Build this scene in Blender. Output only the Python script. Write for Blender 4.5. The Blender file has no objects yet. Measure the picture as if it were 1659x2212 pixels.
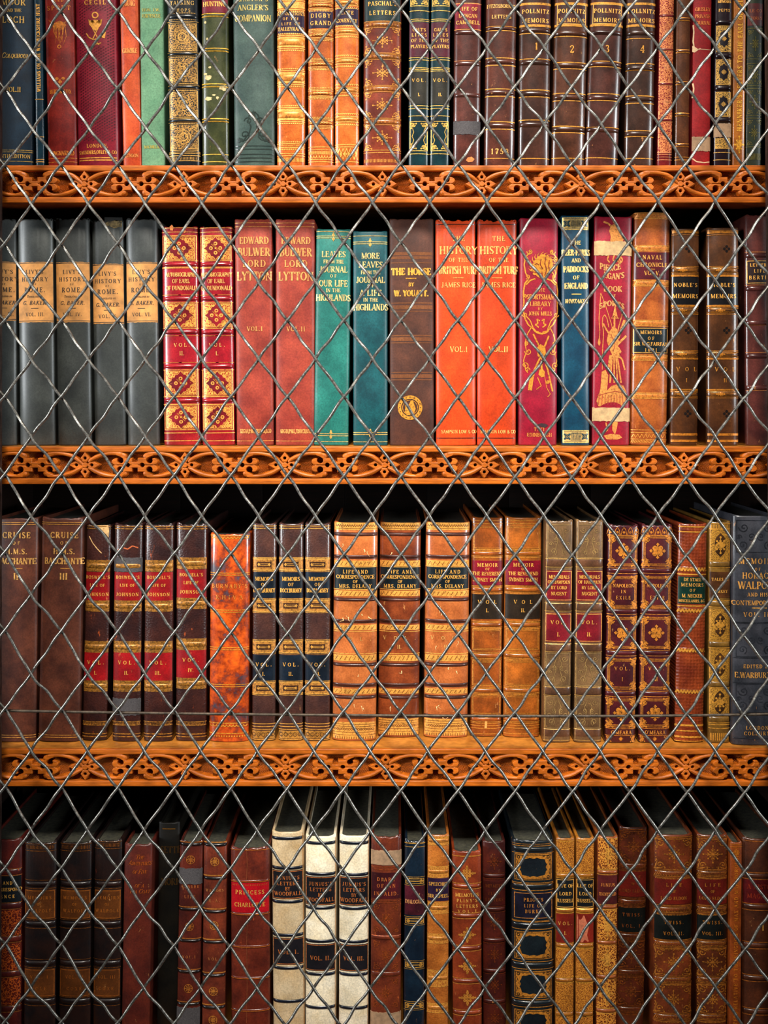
import bpy, bmesh, math, random
import numpy as np
from math import sin, cos, pi, sqrt, radians, atan2, hypot

# ------------------------------------------------------------------ camera, world, lights, exposure
FR_W, FR_H = 1659, 2212
D = 1.05                      # distance from the lens to the plane of the book spines (y = 0)
F = 2415.0                    # focal length in pixels of the 1659 x 2212 frame
VX, VY = 850.0, 870.0         # where the lens axis meets the frame
C = bpy.context.scene.collection
S0 = F / D

cam_d = bpy.data.cameras.new('camera')
cam = bpy.data.objects.new('camera', cam_d)
C.objects.link(cam)
cam.location = (0, -D, 0)
cam.rotation_euler = (pi / 2, 0, 0)
cam_d.sensor_fit = 'VERTICAL'
cam_d.sensor_height = 36.0
cam_d.lens = F / FR_H * 36.0
cam_d.shift_x = (FR_W / 2 - VX) / FR_H
cam_d.shift_y = -(FR_H / 2 - VY) / FR_H
cam_d.clip_start = 0.01
bpy.context.scene.camera = cam

sc = bpy.context.scene
sc.view_settings.view_transform = 'Standard'
sc.view_settings.look = 'None'
sc.view_settings.gamma = 1.0
sc.view_settings.exposure = -0.62

world = bpy.data.worlds.new('room')
sc.world = world
world.use_nodes = True
wn = world.node_tree
bgn = wn.nodes['Background']
bgn.inputs[0].default_value = (0.55, 0.6, 0.7, 1)
bgn.inputs[1].default_value = 0.035


def area(name, loc, target, sx, sy, power, col, spread=180):
    d = bpy.data.lights.new(name, 'AREA')
    d.shape = 'RECTANGLE'
    d.size, d.size_y = sx, sy
    d.energy = power
    d.color = col
    d.spread = radians(spread)
    o = bpy.data.objects.new(name, d)
    C.objects.link(o)
    o.location = loc
    v = [target[i] - loc[i] for i in range(3)]
    from mathutils import Vector
    o.rotation_euler = Vector(v).to_track_quat('-Z', 'Y').to_euler()
    return o


# tall library windows to either side of the viewer, and an added light high behind, narrowed to darken the corners
area('window_light_left', (-1.62, -0.92, 0.30), (0.06, 0, 0.02), 0.30, 0.9, 5.0, (0.92, 0.97, 1.0), 38)
area('window_light_right', (1.52, -0.86, 0.24), (-0.04, 0, 0.0), 0.26, 0.9, 3.4, (0.90, 0.97, 1.0), 38)
area('added_light_high', (-0.03, -1.60, 1.80), (0.02, 0, -0.03), 0.6, 0.5, 8.6, (1.0, 0.95, 0.86), 29)

# ------------------------------------------------------------------ colour and materials


def lin(c):
    out = []
    for v in c[:3]:
        v = v / 255.0
        out.append(v / 12.92 if v <= 0.04045 else ((v + 0.055) / 1.055) ** 2.4)
    return (out[0], out[1], out[2], 1.0)


def mul(c, k):
    return tuple(min(255, max(0, v * k)) for v in c)


MATS = {}


def new_mat(name):
    m = bpy.data.materials.new(name)
    m.use_nodes = True
    nt = m.node_tree
    nt.nodes.clear()
    out = nt.nodes.new('ShaderNodeOutputMaterial')
    p = nt.nodes.new('ShaderNodeBsdfPrincipled')
    nt.links.new(p.outputs[0], out.inputs[0])
    return m, nt, p


def coords(nt, scale=(1, 1, 1), rnd=True):
    tc = nt.nodes.new('ShaderNodeTexCoord')
    mp = nt.nodes.new('ShaderNodeMapping')
    mp.inputs['Scale'].default_value = scale
    nt.links.new(tc.outputs['Object'], mp.inputs['Vector'])
    if rnd:
        oi = nt.nodes.new('ShaderNodeObjectInfo')
        mu = nt.nodes.new('ShaderNodeMath')
        mu.operation = 'MULTIPLY'
        mu.inputs[1].default_value = 37.0
        nt.links.new(oi.outputs['Random'], mu.inputs[0])
        nt.links.new(mu.outputs[0], mp.inputs['Location'])
    return mp.outputs[0]


def noise(nt, vec, scale, detail=3, rough=0.5):
    n = nt.nodes.new('ShaderNodeTexNoise')
    n.inputs['Scale'].default_value = scale
    n.inputs['Detail'].default_value = detail
    n.inputs['Roughness'].default_value = rough
    nt.links.new(vec, n.inputs['Vector'])
    return n.outputs[0]


def ramp(nt, fac, stops):
    r = nt.nodes.new('ShaderNodeValToRGB')
    el = r.color_ramp.elements
    while len(el) < len(stops):
        el.new(0.5)
    for e, (pos, col) in zip(el, stops):
        e.position = pos
        e.color = col if len(col) == 4 else (*col, 1)
    nt.links.new(fac, r.inputs[0])
    return r.outputs[0]


def mix(nt, fac, a, b, mode='MIX'):
    m = nt.nodes.new('ShaderNodeMix')
    m.data_type = 'RGBA'
    m.blend_type = mode
    for sock, val in ((m.inputs[0], fac), (m.inputs[6], a), (m.inputs[7], b)):
        if hasattr(val, 'links'):
            nt.links.new(val, sock)
        elif isinstance(val, (int, float)):
            sock.default_value = val
        else:
            sock.default_value = val
    return m.outputs[2]


def bump(nt, p, h, dist, strength=1.0):
    b = nt.nodes.new('ShaderNodeBump')
    b.inputs['Strength'].default_value = strength
    b.inputs['Distance'].default_value = dist
    nt.links.new(h, b.inputs['Height'])
    nt.links.new(b.outputs[0], p.inputs['Normal'])


def leather(c, c2=None, rough=0.40, scuff=0.12, coat=0.25, mott=0.5, grain=0.00005, kind='leather', scuffc=None):
    """Polished or cloth binding: mottled colour, fine grain, pale scuffs where the surface is rubbed."""
    key = ('L', c, c2, rough, scuff, coat, mott, grain, kind, scuffc)
    if key in MATS:
        return MATS[key]
    m, nt, p = new_mat(kind)
    v = coords(nt)
    c2 = c2 or mul(c, 0.6)
    n1 = noise(nt, v, 55, 5, 0.6)
    col = ramp(nt, n1, [(0.5 - 0.22 * mott - 0.02, lin(c2)), (0.5 + 0.18, lin(c))])
    n2 = noise(nt, v, 700, 2)
    col = mix(nt, 1.0, col, ramp(nt, n2, [(0.25, (0.72, 0.72, 0.72)), (0.7, (1.12, 1.12, 1.12))]), 'MULTIPLY')
    if kind == 'cloth':
        w = nt.nodes.new('ShaderNodeTexWave')
        w.inputs['Scale'].default_value = 500
        w.inputs['Distortion'].default_value = 2.0
        nt.links.new(v, w.inputs['Vector'])
        col = mix(nt, 0.12, col, w.outputs[0], 'MULTIPLY')
    if scuff > 0:
        v2 = coords(nt, (1.0, 1.0, 0.45))
        n3 = noise(nt, v2, 150, 6, 0.75)
        sc_ = scuffc or (214, 150, 88)
        f = ramp(nt, n3, [(0.655 - 0.13 * scuff, (0, 0, 0)), (0.73 - 0.10 * scuff, (1, 1, 1))])
        fm = nt.nodes.new('ShaderNodeMath')
        fm.operation = 'MULTIPLY'
        fm.inputs[1].default_value = 0.75
        nt.links.new(f, fm.inputs[0])
        col = mix(nt, fm.outputs[0], col, lin(sc_))
    nt.links.new(col, p.inputs['Base Color'])
    p.inputs['Roughness'].default_value = rough
    p.inputs['Coat Weight'].default_value = min(1.0, coat * (1.0 if kind == 'cloth' else 1.5))
    p.inputs['Coat Roughness'].default_value = 0.36 if kind == 'cloth' else 0.2
    p.inputs['Specular IOR Level'].default_value = 0.22 if kind == 'cloth' else 0.26
    if kind == 'pebbled':
        vo = nt.nodes.new('ShaderNodeTexVoronoi')
        vo.inputs['Scale'].default_value = 620
        nt.links.new(v, vo.inputs['Vector'])
        bump(nt, p, vo.outputs['Distance'], 0.0005, 0.4)
    elif kind == 'scaled':
        mp = coords(nt, (1, 0.02, 1), False)
        vo = nt.nodes.new('ShaderNodeTexVoronoi')
        vo.inputs['Scale'].default_value = 330
        vo.inputs['Randomness'].default_value = 0.25
        nt.links.new(mp, vo.inputs['Vector'])
        bump(nt, p, vo.outputs['Distance'], 0.001, 0.6)
    else:
        bump(nt, p, noise(nt, v, 1100, 3), grain * 4, 0.35)
    MATS[key] = m
    return m


def plain(name, c, rough=0.6, metal=0.0, grain=0.12, scale=400, coat=0.0, c2=None):
    key = ('P', name, c, rough, metal, grain, c2)
    if key in MATS:
        return MATS[key]
    m, nt, p = new_mat(name)
    v = coords(nt)
    n = noise(nt, v, scale, 4, 0.6)
    col = ramp(nt, n, [(0.3, lin(c2 or mul(c, 1 - 2.2 * grain))), (0.68, lin(mul(c, 1 + 0.6 * grain)))])
    nt.links.new(col, p.inputs['Base Color'])
    p.inputs['Roughness'].default_value = rough
    p.inputs['Metallic'].default_value = metal
    p.inputs['Coat Weight'].default_value = coat
    MATS[key] = m
    return m


def gold(c=(236, 176, 84), wear=0.25):
    c = (c[0] * .94, c[1] * .86, c[2] * .72)
    key = ('G', c, wear)
    if key in MATS:
        return MATS[key]
    m, nt, p = new_mat('gilt')
    v = coords(nt)
    n = noise(nt, v, 500, 4, 0.7)
    col = ramp(nt, n, [(0.24 + wear * 0.3, lin(mul(c, 0.55))), (0.5 + wear * 0.15, lin(c))])
    nt.links.new(col, p.inputs['Base Color'])
    p.inputs['Metallic'].default_value = 0.35
    p.inputs['Roughness'].default_value = 0.42
    MATS[key] = m
    return m


def filigree(base, g=(232, 170, 80), scale=420, bal=0.5):
    g = (g[0] * .92, g[1] * .84, g[2] * .68)
    scale *= 1.3
    bal += 0.12
    """Dense gilt tooling: small rosettes and scrolls of gold over the leather colour."""
    key = ('F', base, g, scale, bal)
    if key in MATS:
        return MATS[key]
    m, nt, p = new_mat('gilt_filigree')
    v = coords(nt, (1, 0.0, 1), False)
    vo = nt.nodes.new('ShaderNodeTexVoronoi')
    vo.inputs['Scale'].default_value = scale
    vo.inputs['Randomness'].default_value = 0.75
    nt.links.new(v, vo.inputs['Vector'])
    sn = nt.nodes.new('ShaderNodeMath')
    sn.operation = 'SINE'
    mu = nt.nodes.new('ShaderNodeMath')
    mu.operation = 'MULTIPLY'
    mu.inputs[1].default_value = 13.0
    nt.links.new(vo.outputs['Distance'], mu.inputs[0])
    nt.links.new(mu.outputs[0], sn.inputs[0])
    ad = nt.nodes.new('ShaderNodeMath')
    ad.operation = 'ADD'
    n = noise(nt, v, scale * 1.2, 2)
    nt.links.new(sn.outputs[0], ad.inputs[0])
    nt.links.new(n, ad.inputs[1])
    f = ramp(nt, ad.outputs[0], [(bal - 0.12, (0, 0, 0)), (bal + 0.12, (1, 1, 1))])
    col = mix(nt, f, lin(base), lin(g))
    nt.links.new(col, p.inputs['Base Color'])
    p.inputs['Metallic'].default_value = 0.3
    p.inputs['Roughness'].default_value = 0.38
    MATS[key] = m
    return m


def wood(name, c, c2, rough=0.42, stretch=(3, 3, 60), spec=0.5):
    key = ('W', name)
    if key in MATS:
        return MATS[key]
    m, nt, p = new_mat(name)
    v = coords(nt, stretch, False)
    n = noise(nt, v, 9, 6, 0.65)
    col = ramp(nt, n, [(0.32, lin(c2)), (0.62, lin(c))])
    v2 = coords(nt, (stretch[0] * 4, stretch[1] * 4, stretch[2] * 4), False)
    n2 = noise(nt, v2, 14, 3)
    col = mix(nt, 0.55, col, ramp(nt, n2, [(0.35, (0.55, 0.5, 0.45)), (0.6, (1, 1, 1))]), 'MULTIPLY')
    nt.links.new(col, p.inputs['Base Color'])
    p.inputs['Roughness'].default_value = rough
    p.inputs['Specular IOR Level'].default_value = 0.3
    bump(nt, p, n2, 0.0003, 0.4)
    MATS[key] = m
    return m


# ------------------------------------------------------------------ object helpers


def link(name, verts, faces, mat, parent=None, smooth=True, sharp=40):
    me = bpy.data.meshes.new(name)
    me.from_pydata([tuple(v) for v in verts], [], faces)
    me.materials.append(mat)
    if smooth:
        me.polygons.foreach_set('use_smooth', [True] * len(me.polygons))
        if sharp:
            me.set_sharp_from_angle(angle=radians(sharp))
    me.update()
    o = bpy.data.objects.new(name, me)
    C.objects.link(o)
    if parent is not None:
        o.parent = parent
    return o


def empty(name, loc, label, cat, group=None, rot=(0, 0, 0)):
    o = bpy.data.objects.new(name, None)
    o.empty_display_size = 0.02
    C.objects.link(o)
    o.location = loc
    o.rotation_euler = rot
    o['label'] = label
    o['category'] = cat
    if group:
        o['group'] = group
    return o


def bevel_box(x0, x1, y0, y1, z0, z1, r=0.001, seg=2):
    bm = bmesh.new()
    bmesh.ops.create_cube(bm, size=1)
    for v in bm.verts:
        v.co = (x0 + (v.co.x + 0.5) * (x1 - x0), y0 + (v.co.y + 0.5) * (y1 - y0), z0 + (v.co.z + 0.5) * (z1 - z0))
    bmesh.ops.bevel(bm, geom=list(bm.edges), offset=r, segments=seg, affect='EDGES', profile=0.6)
    vs = [tuple(v.co) for v in bm.verts]
    bm.verts.index_update()
    fs = [[v.index for v in f.verts] for f in bm.faces]
    bm.free()
    return vs, fs


def join(parts):
    V, Fc = [], []
    for vs, fs in parts:
        n = len(V)
        V += list(vs)
        Fc += [[i + n for i in f] for f in fs]
    return V, Fc


def px(x, y, depth):
    """world x, z of frame pixel (x, y) on the plane at the given depth"""
    s = F / (D + depth)
    return (x - VX) / s, (VY - y) / s

# ------------------------------------------------------------------ a small serif alphabet, strokes on a unit cap height
T, N = 0.19, 0.085


def l(x0, y0, x1, y1, w=T):
    return ('l', x0, y0, x1, y1, w)


def a(cx, cy, rx, ry, a0, a1, w=T):
    return ('a', cx, cy, rx, ry, a0, a1, w)


def s(x, y, h=0.13):
    return ('l', x - h, y, x + h, y, N)


GL = {
    'A': (.78, [l(.08, 0, .38, 1, N), l(.38, 1, .68, 0), l(.2, .33, .56, .33, N), s(.08, .03, .1), s(.68, .03, .13)]),
    'B': (.70, [l(.17, 0, .17, 1), l(.05, .97, .36, .97, N), l(.1, .52, .38, .52, N), l(.05, .03, .38, .03, N),
                a(.36, .745, .19, .22, -90, 90), a(.38, .275, .22, .24, -90, 90)]),
    'C': (.74, [a(.40, .5, .32, .46, 40, 320), l(.66, .72, .66, .98, N), l(.66, .02, .66, .26, N)]),
    'D': (.80, [l(.17, 0, .17, 1), l(.05, .97, .36, .97, N), l(.05, .03, .36, .03, N), a(.36, .5, .33, .47, -90, 90)]),
    'E': (.68, [l(.17, 0, .17, 1), l(.05, .96, .58, .96, N), l(.17, .52, .45, .52, N), l(.05, .04, .6, .04, N),
                l(.57, .98, .57, .78, N), l(.59, .02, .59, .24, N), l(.45, .64, .45, .4, N)]),
    'F': (.64, [l(.17, 0, .17, 1), l(.05, .96, .58, .96, N), l(.17, .5, .45, .5, N), s(.17, .03), l(.57, .98, .57, .76, N), l(.45, .62, .45, .38, N)]),
    'G': (.80, [a(.40, .5, .32, .46, 40, 320), l(.66, .72, .66, .98, N), l(.66, .05, .66, .45, T * .8), l(.52, .45, .76, .45, N)]),
    'H': (.84, [l(.17, 0, .17, 1), l(.66, 0, .66, 1), l(.17, .52, .66, .52, N), s(.17, .03), s(.17, .97), s(.66, .03), s(.66, .97)]),
    'I': (.38, [l(.19, 0, .19, 1), s(.19, .03), s(.19, .97)]),
    'J': (.50, [l(.32, .2, .32, 1), s(.32, .97), a(.2, .2, .13, .2, 180, 360, N * 1.4)]),
    'K': (.80, [l(.17, 0, .17, 1), s(.17, .03), s(.17, .97), l(.17, .4, .62, .97, N), l(.33, .56, .66, .03), s(.62, .97, .1), s(.68, .03, .1)]),
    'L': (.64, [l(.17, 0, .17, 1), s(.17, .97), l(.05, .04, .58, .04, N), l(.57, .02, .57, .26, N)]),
    'M': (.98, [l(.14, 0, .14, 1, N), l(.16, 1, .47, .05, T), l(.47, .05, .8, 1, N), l(.82, 0, .82, 1, T), s(.14, .03, .1), s(.82, .03), s(.12, .97, .08), s(.85, .97, .1)]),
    'N': (.84, [l(.15, 0, .15, 1, N), l(.15, 1, .68, .02, T), l(.68, 0, .68, 1, N), s(.15, .03, .11), s(.12, .97, .08), s(.68, .97, .11)]),
    'O': (.82, [a(.41, .5, .32, .46, 0, 360)]),
    'P': (.66, [l(.17, 0, .17, 1), l(.05, .97, .36, .97, N), l(.17, .47, .38, .47, N), s(.17, .03), a(.36, .72, .21, .24, -90, 90)]),
    'Q': (.82, [a(.41, .5, .32, .46, 0, 360), l(.42, .15, .74, -.16, T * .8)]),
    'R': (.78, [l(.17, 0, .17, 1), l(.05, .97, .36, .97, N), l(.17, .5, .38, .5, N), s(.17, .03), a(.36, .735, .2, .22, -90, 90), l(.36, .5, .64, .03), s(.68, .03, .08)]),
    'S': (.60, [a(.3, .74, .19, .22, 40, 215), a(.3, .27, .21, .24, -145, 35), l(.17, .62, .44, .4, T), l(.5, .76, .5, .97, N), l(.1, .03, .1, .26, N)]),
    'T': (.72, [l(.36, 0, .36, 1), l(.06, .96, .66, .96, N), s(.36, .03), l(.07, .98, .07, .74, N), l(.65, .98, .65, .74, N)]),
    'U': (.80, [l(.17, .3, .17, 1), l(.64, .3, .64, 1, N), s(.17, .97), s(.64, .97, .1), a(.405, .3, .235, .27, 180, 360, T * .7)]),
    'V': (.76, [l(.1, 1, .4, 0), l(.4, 0, .68, 1, N), s(.1, .97, .1), s(.68, .97, .1)]),
    'W': (1.04, [l(.1, 1, .34, 0), l(.34, 0, .52, .95, N), l(.52, .95, .74, 0), l(.74, 0, .96, 1, N), s(.1, .97, .1), s(.52, .97, .1), s(.96, .97, .08)]),
    'X': (.76, [l(.12, 1, .62, 0), l(.12, 0, .62, 1, N), s(.12, .97, .1), s(.64, .97, .1), s(.12, .03, .1), s(.64, .03, .1)]),
    'Y': (.74, [l(.1, 1, .38, .48), l(.38, .48, .66, 1, N), l(.38, 0, .38, .5), s(.1, .97, .1), s(.66, .97, .1), s(.38, .03)]),
    'Z': (.66, [l(.1, .96, .56, .96, N), l(.54, .96, .1, .04), l(.08, .04, .6, .04, N), l(.1, .76, .1, .96, N), l(.59, .04, .59, .26, N)]),
    '1': (.44, [l(.24, 0, .24, 1), s(.24, .03), l(.1, .82, .24, .97, N)]),
    '2': (.62, [a(.3, .74, .2, .22, -20, 190, T * .8), l(.47, .64, .1, .06, N * 1.3), l(.1, .06, .54, .06, T), l(.54, .04, .54, .24, N)]),
    '3': (.60, [a(.28, .76, .18, .2, -80, 170, T * .8), a(.28, .28, .22, .26, -170, 85, T * .9)]),
    '4': (.64, [l(.44, 0, .44, 1), l(.44, .96, .07, .3, N), l(.05, .3, .6, .3, N * 1.3), s(.44, .03)]),
    '5': (.58, [l(.14, .94, .5, .94, T * .8), l(.14, .94, .12, .52, N), a(.27, .31, .23, .29, -160, 120, T * .9)]),
    '6': (.62, [a(.31, .3, .22, .28, 0, 360, T * .8), a(.46, .42, .37, .54, 100, 185, T * .8)]),
    '7': (.58, [l(.08, .94, .54, .94, T * .8), l(.54, .94, .24, 0, T), l(.09, .94, .09, .76, N)]),
    '8': (.62, [a(.31, .75, .18, .21, 0, 360, T * .8), a(.31, .27, .22, .25, 0, 360, T * .8)]),
    '9': (.62, [a(.31, .68, .22, .28, 0, 360, T * .8), a(.16, .56, .37, .54, -80, 5, T * .8)]),
    '0': (.66, [a(.33, .5, .24, .46, 0, 360)]),
    '.': (.26, [l(.13, 0, .13, .17, .17)]),
    ',': (.26, [l(.13, .16, .08, -.14, .13)]),
    "'": (.24, [l(.13, 1, .1, .72, .13)]),
    '-': (.44, [l(.06, .42, .38, .42, .13)]),
    '&': (.86, [a(.36, .76, .16, .2, 0, 360, T * .7), a(.34, .27, .25, .26, 60, 340, T * .8), l(.28, .6, .74, .03, T * .9), l(.6, .1, .76, .45, N)]),
    ' ': (.38, []),
}


class Decal:
    """Flat tooling in frame pixels: u across the spine from its middle line, y down the frame, h mm off the surface."""

    def __init__(self):
        self.v, self.f = [], []

    def quad(self, p, h=0.30):
        n = len(self.v)
        self.v += [(q[0], q[1], h) for q in p]
        self.f.append([n, n + 1, n + 2, n + 3])

    def seg(self, x0, y0, x1, y1, w0, w1=None, h=0.30):
        w1 = w0 if w1 is None else w1
        dx, dy = x1 - x0, y1 - y0
        L = hypot(dx, dy) or 1e-6
        nx, ny = -dy / L, dx / L
        k = max(1, int(abs(dx) / 6))
        for i in range(k):
            t0, t1 = i / k, (i + 1) / k
            wa, wb = (w0 + (w1 - w0) * t0) / 2, (w0 + (w1 - w0) * t1) / 2
            xa, ya, xb, yb = x0 + dx * t0, y0 + dy * t0, x0 + dx * t1, y0 + dy * t1
            self.quad([(xa + nx * wa, ya + ny * wa), (xa - nx * wa, ya - ny * wa),
                       (xb - nx * wb, yb - ny * wb), (xb + nx * wb, yb + ny * wb)], h)

    def line(self, pts, w, h=0.30, taper=False):
        n = len(pts) - 1
        for i in range(n):
            wa = wb = w
            if taper:
                wa = w * (1 - 0.8 * i / n)
                wb = w * (1 - 0.8 * (i + 1) / n)
            self.seg(pts[i][0], pts[i][1], pts[i + 1][0], pts[i + 1][1], wa, wb, h)

    def disc(self, cx, cy, rx, ry=None, h=0.30, n=10, rot=0.0):
        ry = rx if ry is None else ry
        m = len(self.v)
        self.v.append((cx, cy, h))
        for i in range(n):
            t = 2 * pi * i / n
            ex, ey = rx * cos(t), ry * sin(t)
            self.v.append((cx + ex * cos(rot) - ey * sin(rot), cy + ex * sin(rot) + ey * cos(rot), h))
        for i in range(n):
            self.f.append([m, m + 1 + i, m + 1 + (i + 1) % n])

    def poly(self, pts, h=0.30, cx=None, cy=None):
        """star-shaped polygon, in two rings so that it can follow the curve of the spine"""
        cx = sum(p[0] for p in pts) / len(pts) if cx is None else cx
        cy = sum(p[1] for p in pts) / len(pts) if cy is None else cy
        m, n = len(self.v), len(pts)
        self.v.append((cx, cy, h))
        for k in (0.5, 1.0):
            for p in pts:
                self.v.append((cx + (p[0] - cx) * k, cy + (p[1] - cy) * k, h))
        for i in range(n):
            j = (i + 1) % n
            self.f.append([m, m + 1 + i, m + 1 + j])
            self.f.append([m + 1 + i, m + 1 + n + i, m + 1 + n + j, m + 1 + j])

    def ring(self, cx, cy, r0, r1, h=0.30, n=28):
        for i in range(n):
            t0, t1 = 2 * pi * i / n, 2 * pi * (i + 1) / n
            self.quad([(cx + r0 * cos(t0), cy + r0 * sin(t0)), (cx + r1 * cos(t0), cy + r1 * sin(t0)),
                       (cx + r1 * cos(t1), cy + r1 * sin(t1)), (cx + r0 * cos(t1), cy + r0 * sin(t1))], h)

    def rect(self, u0, u1, y0, y1, h=0.30, w=None):
        """w: half spine width, so that the strip is cut finely where the spine turns away"""
        k = max(2, int(abs(u1 - u0) / 4))
        if w:
            t0, t1 = math.asin(max(-1, u0 / w)), math.asin(min(1, u1 / w))
            us = [w * sin(t0 + (t1 - t0) * i / k) for i in range(k + 1)]
        else:
            us = [u0 + (u1 - u0) * i / k for i in range(k + 1)]
        for i in range(k):
            self.quad([(us[i], y0), (us[i], y1), (us[i + 1], y1), (us[i + 1], y0)], h)

    def spiral(self, cx, cy, r, sx=1, sy=1, w=1.4, turns=1.1, a0=0.0, h=0.30):
        pts = []
        n = 11
        for i in range(n + 1):
            t = i / n
            rr = r * (1 - 0.85 * t)
            an = a0 + turns * 2 * pi * t
            pts.append((cx + sx * rr * cos(an), cy + sy * rr * sin(an)))
        self.line(pts, w, h, taper=False)
        self.disc(pts[-1][0], pts[-1][1], w * 1.0, None, h, 6)

    def text(self, txt, cx, cy, hh, width=None, h=0.42, slant=0.0, bold=1.0, vert=False, arc=0.0):
        """centred on (cx, cy), cap height hh, letter-spaced or condensed to the width"""
        adv = []
        for ch in txt:
            low = ch.islower()
            g = GL.get(ch.upper(), GL[' '])
            adv.append((g, 0.74 if low else 1.0))
        nat = sum(g[0] * k for g, k in adv) * hh
        n = len(adv)
        sp, sx = 0.0, 1.0
        if width:
            if nat < width and n > 1:
                sp = (width - nat) / (n - 1)
                if sp > hh * 0.55:
                    sx = 1.12
                    sp = max(0, (width - nat * sx) / (n - 1))
            else:
                sx = width / nat
        else:
            sp = 0.06 * hh
        tot = nat * sx + sp * (n - 1)
        x = -tot / 2
        for g, k in adv:
            for op in g[1]:
                segs = []
                if op[0] == 'l':
                    _, x0, y0, x1, y1, w = op
                    segs.append((x0, y0, x1, y1, w, w))
                else:
                    _, ax, ay, rx, ry, a0, a1, w = op
                    m = max(3, int(abs(a1 - a0) / 32))
                    pr = None
                    for i in range(m + 1):
                        t = radians(a0 + (a1 - a0) * i / m)
                        ww = N + (w - N) * abs(cos(t)) ** 1.2
                        q = (ax + rx * cos(t), ay + ry * sin(t), ww)
                        if pr:
                            segs.append((pr[0], pr[1], q[0], q[1], pr[2], q[2]))
                        pr = q
                for x0, y0, x1, y1, w0, w1 in segs:
                    P = []
                    for (xx, yy) in ((x0, y0), (x1, y1)):
                        X = x + (xx * k * sx + slant * yy * k) * hh
                        Y = (yy * k - 0.5) * hh
                        if arc:
                            Y -= arc * (X / (tot / 2)) ** 2
                        P.append((cx + Y, cy - X) if vert and vert < 0 else ((cx - Y, cy - X) if vert else (cx + X, cy - Y)))
                    self.seg(P[0][0], P[0][1], P[1][0], P[1][1], w0 * hh * bold * k, w1 * hh * bold * k, h)
            x += g[0] * k * hh * sx + sp


# ---- ornaments -----------------------------------------------------------------


def fleuron(d, cx, cy, r):
    q = r * 0.34
    for sx, sy in ((1, 1), (1, -1), (-1, 1), (-1, -1)):
        d.disc(cx + sx * q, cy + sy * q, r * 0.30, n=9)
    d.ring(cx, cy, r * 0.08, r * 0.2, n=8)
    for dx, dy in ((1, 0), (-1, 0), (0, 1), (0, -1)):
        x, y = cx + dx * r * 0.78, cy + dy * r * 0.78
        k = r * 0.22
        d.poly([(x - k, y), (x, y - k), (x + k, y), (x, y + k)])
        d.seg(cx + dx * r * 0.2, cy + dy * r * 0.2, x, y, r * 0.12)


def sprig(d, cx, cy, r, ry=None, n=8, w=1.5):
    ry = r if ry is None else ry
    for i in range(n):
        t = 2 * pi * i / n + pi / 2
        k = 1.0 if i % (n // 4) == 0 else 0.72
        ex, ey = cx + k * r * cos(t), cy + k * ry * sin(t)
        d.seg(cx, cy, ex, ey, w, w * 0.7)
        d.disc(ex, ey, w * 1.25, n=6)
        for sg in (-1, 1):
            tx, ty = cx + 0.62 * k * r * cos(t + sg * 0.32), cy + 0.62 * k * ry * sin(t + sg * 0.32)
            d.seg(cx + 0.4 * k * r * cos(t), cy + 0.4 * k * ry * sin(t), tx, ty, w * 1.3, w * 0.8)
    d.disc(cx, cy, r * 0.16, ry * 0.16, n=8)


def corner(d, cx, cy, r, sx, sy, w=1.6):
    d.spiral(cx + sx * r * .45, cy + sy * r * .42, r * .36, sx, sy, w, 0.9)
    d.line([(cx, cy), (cx + sx * r * .55, cy + sy * r * .12), (cx + sx * r, cy + sy * r * .28)], w * 1.5, taper=True)
    d.line([(cx, cy), (cx + sx * r * .12, cy + sy * r * .55), (cx + sx * r * .28, cy + sy * r)], w * 1.5, taper=True)
    d.disc(cx + sx * r * .95, cy + sy * r * .12, w * .9, n=6)
    d.disc(cx + sx * r * .12, cy + sy * r * .95, w * .9, n=6)


def corners(d, u, y0, y1, r, w=1.6):
    for sx in (1, -1):
        corner(d, -sx * u, y0, r, sx, 1, w)
        corner(d, -sx * u, y1, r, sx, -1, w)


def frame(d, u, y0, y1, w=1.4, hw=None):
    d.rect(-u, u, y0, y0 + w, w=hw)
    d.rect(-u, u, y1 - w, y1, w=hw)
    d.quad([(-u, y0), (-u, y1), (-u + w, y1), (-u + w, y0)])
    d.quad([(u - w, y0), (u - w, y1), (u, y1), (u, y0)])


def ticks(d, u, y0, y1, n, w=1.3, lean=0.0):
    for i in range(n):
        x = -u + 2 * u * (i + .5) / n
        d.seg(x - lean, y1, x + lean, y0, w)


def beads(d, u, y, n, r):
    for i in range(n):
        d.disc(-u + 2 * u * (i + .5) / n, y, r, n=6)


def zigzag(d, u, y0, y1, n, w=2.2):
    pts = [(-u + 2 * u * i / (2 * n), y0 if i % 2 else y1) for i in range(2 * n + 1)]
    d.line(pts, w)


def scallop(d, u, y, n, r, dirn=1, w=1.2):
    for i in range(n):
        c = -u + 2 * u * (i + .5) / n
        hw = u / n
        pts = [(c - hw, y), (c - hw * .7, y + dirn * r * .75), (c, y + dirn * r), (c + hw * .7, y + dirn * r * .75), (c + hw, y)]
        d.line(pts, w)


def arrows(d, u, yc, hgt, w=1.3):
    """gilt box with a double-headed arrow bar"""
    frame(d, u, yc - hgt / 2, yc + hgt / 2, w)
    d.rect(-u * .42, u * .42, yc - hgt * .16, yc - hgt * .16 + w)
    d.rect(-u * .42, u * .42, yc + hgt * .16 - w, yc + hgt * .16)
    for sx in (1, -1):
        x = sx * u * .6
        d.poly([(x - 3.2, yc), (x, yc - 3.2), (x + 3.2, yc), (x, yc + 3.2)])
        d.seg(sx * u * .42, yc, sx * u * .8, yc, w)


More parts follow.
